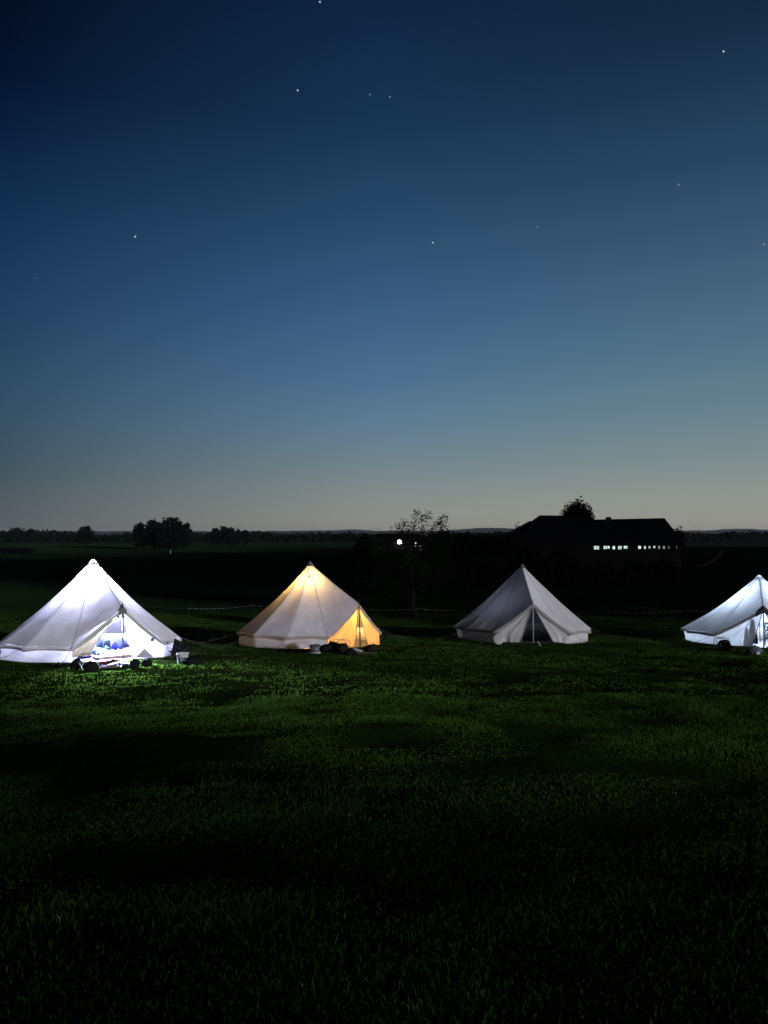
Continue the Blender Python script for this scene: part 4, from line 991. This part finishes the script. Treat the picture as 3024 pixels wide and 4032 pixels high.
shoe(gpt(1408, 2571) + np.array((0, 0, .03)), R(-10), 'pale shoe on the mat before the amber doorway', 'pale_plastic', 'tan_cloth', .34, None)
sack('bedding_heap', 'dark bedding heap seen through the slit of the amber doorway', inT(T2, 1.2, .05), (.4, .35, .28), 'brown_cloth', 57, 'bedding', neck=False)
t = thing('chest', 'pale box behind the bedding in the amber doorway', 'box', inT(T2, .7, .0)); mb = MB(); mb.box(inT(T2, .7, 0, .28), (.6, .4, .54), R(48), bev=.02); mb.build('body', M['wood'], t); mb = MB(); mb.box(inT(T2, .7, 0, .575), (.64, .44, .05), R(48), bev=.01); mb.build('lid', M['white_cloth'], t)
# --- unlit tent
c = gpt(1960, 2538); t = thing('wash_tub', 'pale round tub leaning against the front of the unlit tent', 'tub', c)
mb = MB(); ring_ = []
for k in range(28):
    a = 2 * pi * k / 28; row = []
    for r__, y in ((.001, -.085), (.10, -.09), (.165, -.085), (.185, -.06), (.20, .05), (.205, .06), (.19, .05), (.17, -.05), (.001, -.06)):
        row.append(c + np.array((r__ * cos(a), -.02 + y - .06 * sin(a) * r__ / .2 * -1, .195 + r__ * sin(a))))
    ring_.append(row)
mb.grid(np.array(ring_), True); mb.build('body', M['pale_plastic'], t)
mb = MB(); mb.box(c + np.array((.10, -.085, .24)), (.05, .02, .05), bev=.006); mb.build('handle', M['brown_cloth'], t)
a = gpt(2130, 2544); t = thing('stick', 'pale peg leaning on the grass before the dark doorway', 'stick', a); mb = MB(); mb.tube([a, a + np.array((-.05, .03, .07)), a + np.array((-.1, .05, .15))], [.012, .014, .012], 6); mb.build('shaft', M['pale_wood'], t)
mb = MB(); mb.tube([a + np.array((-.1, .05, .15)), a + np.array((-.08, .05, .165))], .01, 5); mb.build('hook', M['pale_wood'], t)
sack('bedding_heap', 'dark bedding just inside the unlit doorway', inT(T3, 1.1, .3), (.5, .4, .2), 'dark_cloth', 58, 'bedding', neck=False)
# --- tent at the right edge
rack('steel stand in front of the blue lit tent, over the dark tub', gpt(2842, 2556), .40, .38, .3, R(-8))
c = gpt(2838, 2558); t = thing('dark_tub', 'dark round tub turned on its side under the stand of the blue lit tent', 'tub', c)
mb = MB(); ring_ = []
for k in range(28):
    a = 2 * pi * k / 28; row = []
    for r__, y in ((.001, .10), (.16, .10), (.19, -.10), (.20, -.11), (.18, -.10), (.15, .07), (.001, .07)): row.append(c + np.array((r__ * cos(a), -.22 + y, .18 + r__ * sin(a))))
    ring_.append(row)
mb.grid(np.array(ring_), True); mb.build('body', M['black_cloth'], t); mb = MB(); mb.box(c + np.array((0, -.34, .30)), (.10, .02, .03), bev=.006); mb.build('handle', M['dark_steel'], t)
# dark coats hanging in the doorway
for i, (s, hgt, wd, mt, lb) in enumerate(((-.30, .95, .20, 'slate', 'slate coat hanging just left of the door pole of the blue lit tent'), (-.46, .70, .14, 'dark_cloth', 'dark coat hanging behind the left flap of the blue lit tent'))):
    c = inT(T4, 1.95, s); n_ = 17; P_ = np.zeros((n_, 10, 3)); t = thing('hanging_coat', lb, 'coat', c)
    for a_ in range(n_):
        for b_ in range(10):
            u = -1 + 2 * a_ / (n_ - 1); v = b_ / 9; P_[a_, b_] = inT(T4, 1.95 + .05 * sin(u * 9 + i) * v, s + u * wd * (.35 + .65 * v) * .7, .08 + hgt * (1 - v))
    mb = MB(); mb.grid(P_); mb.build('body', M[mt], t); mb = MB(); mb.tube([inT(T4, 1.95, s, .08 + hgt), inT(T4, 1.95, s, .08 + hgt + .08), inT(T4, 2.1, s * .4, hgt + .2)], .008, 5); mb.build('hanger', M['steel'], t)
sack('plastic_bag', 'grey plastic bag slumped at the foot of the left flap of the blue lit tent', gpt(2972, 2572), (.24, .18, .13), 'clear_plastic', 61, neck=True)
c = gpt(2972, 2576); t = thing('food_box', 'small pale yellow box on the grass by the grey plastic bag', 'box', c); mb = MB(); mb.box(c + np.array((.0, -.18, .05)), (.13, .08, .07), R(10), bev=.012); mb.build('body', M['pale_wood'], t); mb = MB(); mb.box(c + np.array((0, -.18, .092)), (.135, .085, .014), R(10), bev=.004); mb.build('lid', M['white_plastic'], t)
t = thing('shelf', 'dark camp shelf behind the door pole of the blue lit tent', 'shelf', inT(T4, 1.35, .30))
for h in (.28, .56, .84):
    mb = MB(); mb.box(inT(T4, 1.35, .34, h), (.5, .3, .05), R(-23), bev=.008); mb.build('board', M['dark_cloth'], t)
for s in (.10, .58):
    for f_ in (1.22, 1.48):
        mb = MB(); mb.tube([inT(T4, f_, s, 0), inT(T4, f_, s, .86)], .013, 6); mb.build('leg', M['dark_steel'], t)
bucket('cup', 'teal cup on the camp shelf in the blue lit tent', inT(T4, 1.42, .2, .588), .055, .14, 'teal', 'cup', False)
c = inT(T4, 1.42, .2, .308); t = thing('jug', 'round white jug on the middle board of the camp shelf', 'jug', c); mb = MB(); mb.lathe([(.001, 0), (.06, .0), (.085, .05), (.085, .11), (.05, .17), (.045, .19), (.001, .19)], c, 20); mb.build('body', M['white_plastic'], t); mb = MB(); mb.tube([c + np.array((.05, -.01, .16)), c + np.array((.12, -.02, .12)), c + np.array((.08, -.01, .05))], .009, 6); mb.build('handle', M['white_plastic'], t)

# ------------------------------------------------------------------ stars
def star(dx, dy, mag, label):
    px, py = dx * 1.8228, dy * 1.8228; d = ray(px, py); d = d / np.linalg.norm(d); p = np.array((0, 0, CAMZ)) + d * 6000.
    r = {0: 5.2, 1: 4.4, 2: 3.9}[mag]; s = {0: .8, 1: .4, 2: .2}[mag]
    mb = MB(); mb.blob(p, (r, r, r), 1, 0, nu=10, nv=7); o = mb.build('star', star.m[mag], origin=p); tag(o, label, 'star', 'stars in the evening sky')
star.m = [emit('starlight_%d' % i, (.85, .92, 1.), s, False) for i, s in enumerate((.85, .45, .22))]
for dx, dy, mg_, lb in [(1563, 111, 0, 'brightest star, near the upper right corner of the sky'), (292, 511, 0, 'bright star high above the brightest tent, alone on the left'),
    (643, 195, 0, 'bright star, left end of the short row of three near the top'), (799, 204, 1, 'middle star of the short row of three near the top'), (842, 209, 1, 'fainter star at the right end of the short row of three'),
    (691, 4, 0, 'bright star touching the top edge of the view'), (935, 524, 0, 'bright star near the middle of the sky'), (1161, 490, 1, 'star right of the middle one, slightly higher, with a faint companion'),
    (1466, 399, 1, 'star at the right side, below the brightest one'), (1650, 528, 1, 'star at the right edge of the view'), (1629, 1141, 1, 'star low over the hills at the right'),
    (1101, 490, 2, 'faint star just left of the one right of the middle'), (572, 876, 2, 'faint star low in the left half of the sky')] + \
    [(x, y, 2, 'faint pinpoint star in the evening sky') for x, y in ((645, 440), (79, 601), (1124, 618), (1480, 667), (1560, 656))]:
    star(dx, dy, mg_, lb)

# ------------------------------------------------------------------ air
HAZE = 1
if HAZE:
    mb = MB(); mb.box((0, 2000, 17.), (8600, 8600, 46.)); hz = mb.build('haze', None, None, False); tag(hz, kind='stuff')
    mh, nth, oh = mat_nodes('haze_air'); pv = N(nth, 'ShaderNodeVolumePrincipled', Density=.00008, Anisotropy=.2); pv.inputs['Color'].default_value = (.92, .95, 1, 1)
    nth.links.new(pv.outputs[0], oh.inputs['Volume']); hz.data.materials.append(mh)

for o in bpy.data.objects:
    if '_o' in o: del o['_o']
# ------------------------------------------------------------------ render settings
SC.render.engine = 'CYCLES'
cy = SC.cycles
cy.use_denoising = True
try: cy.denoiser = 'OPENIMAGEDENOISE'
except Exception: pass
cy.max_bounces = 8; cy.diffuse_bounces = 5; cy.transmission_bounces = 4; cy.volume_bounces = 0; cy.sample_clamp_indirect = 4.0
SC.view_settings.view_transform = 'Standard'; SC.view_settings.look = 'None'; SC.view_settings.exposure = 0; SC.view_settings.gamma = 1
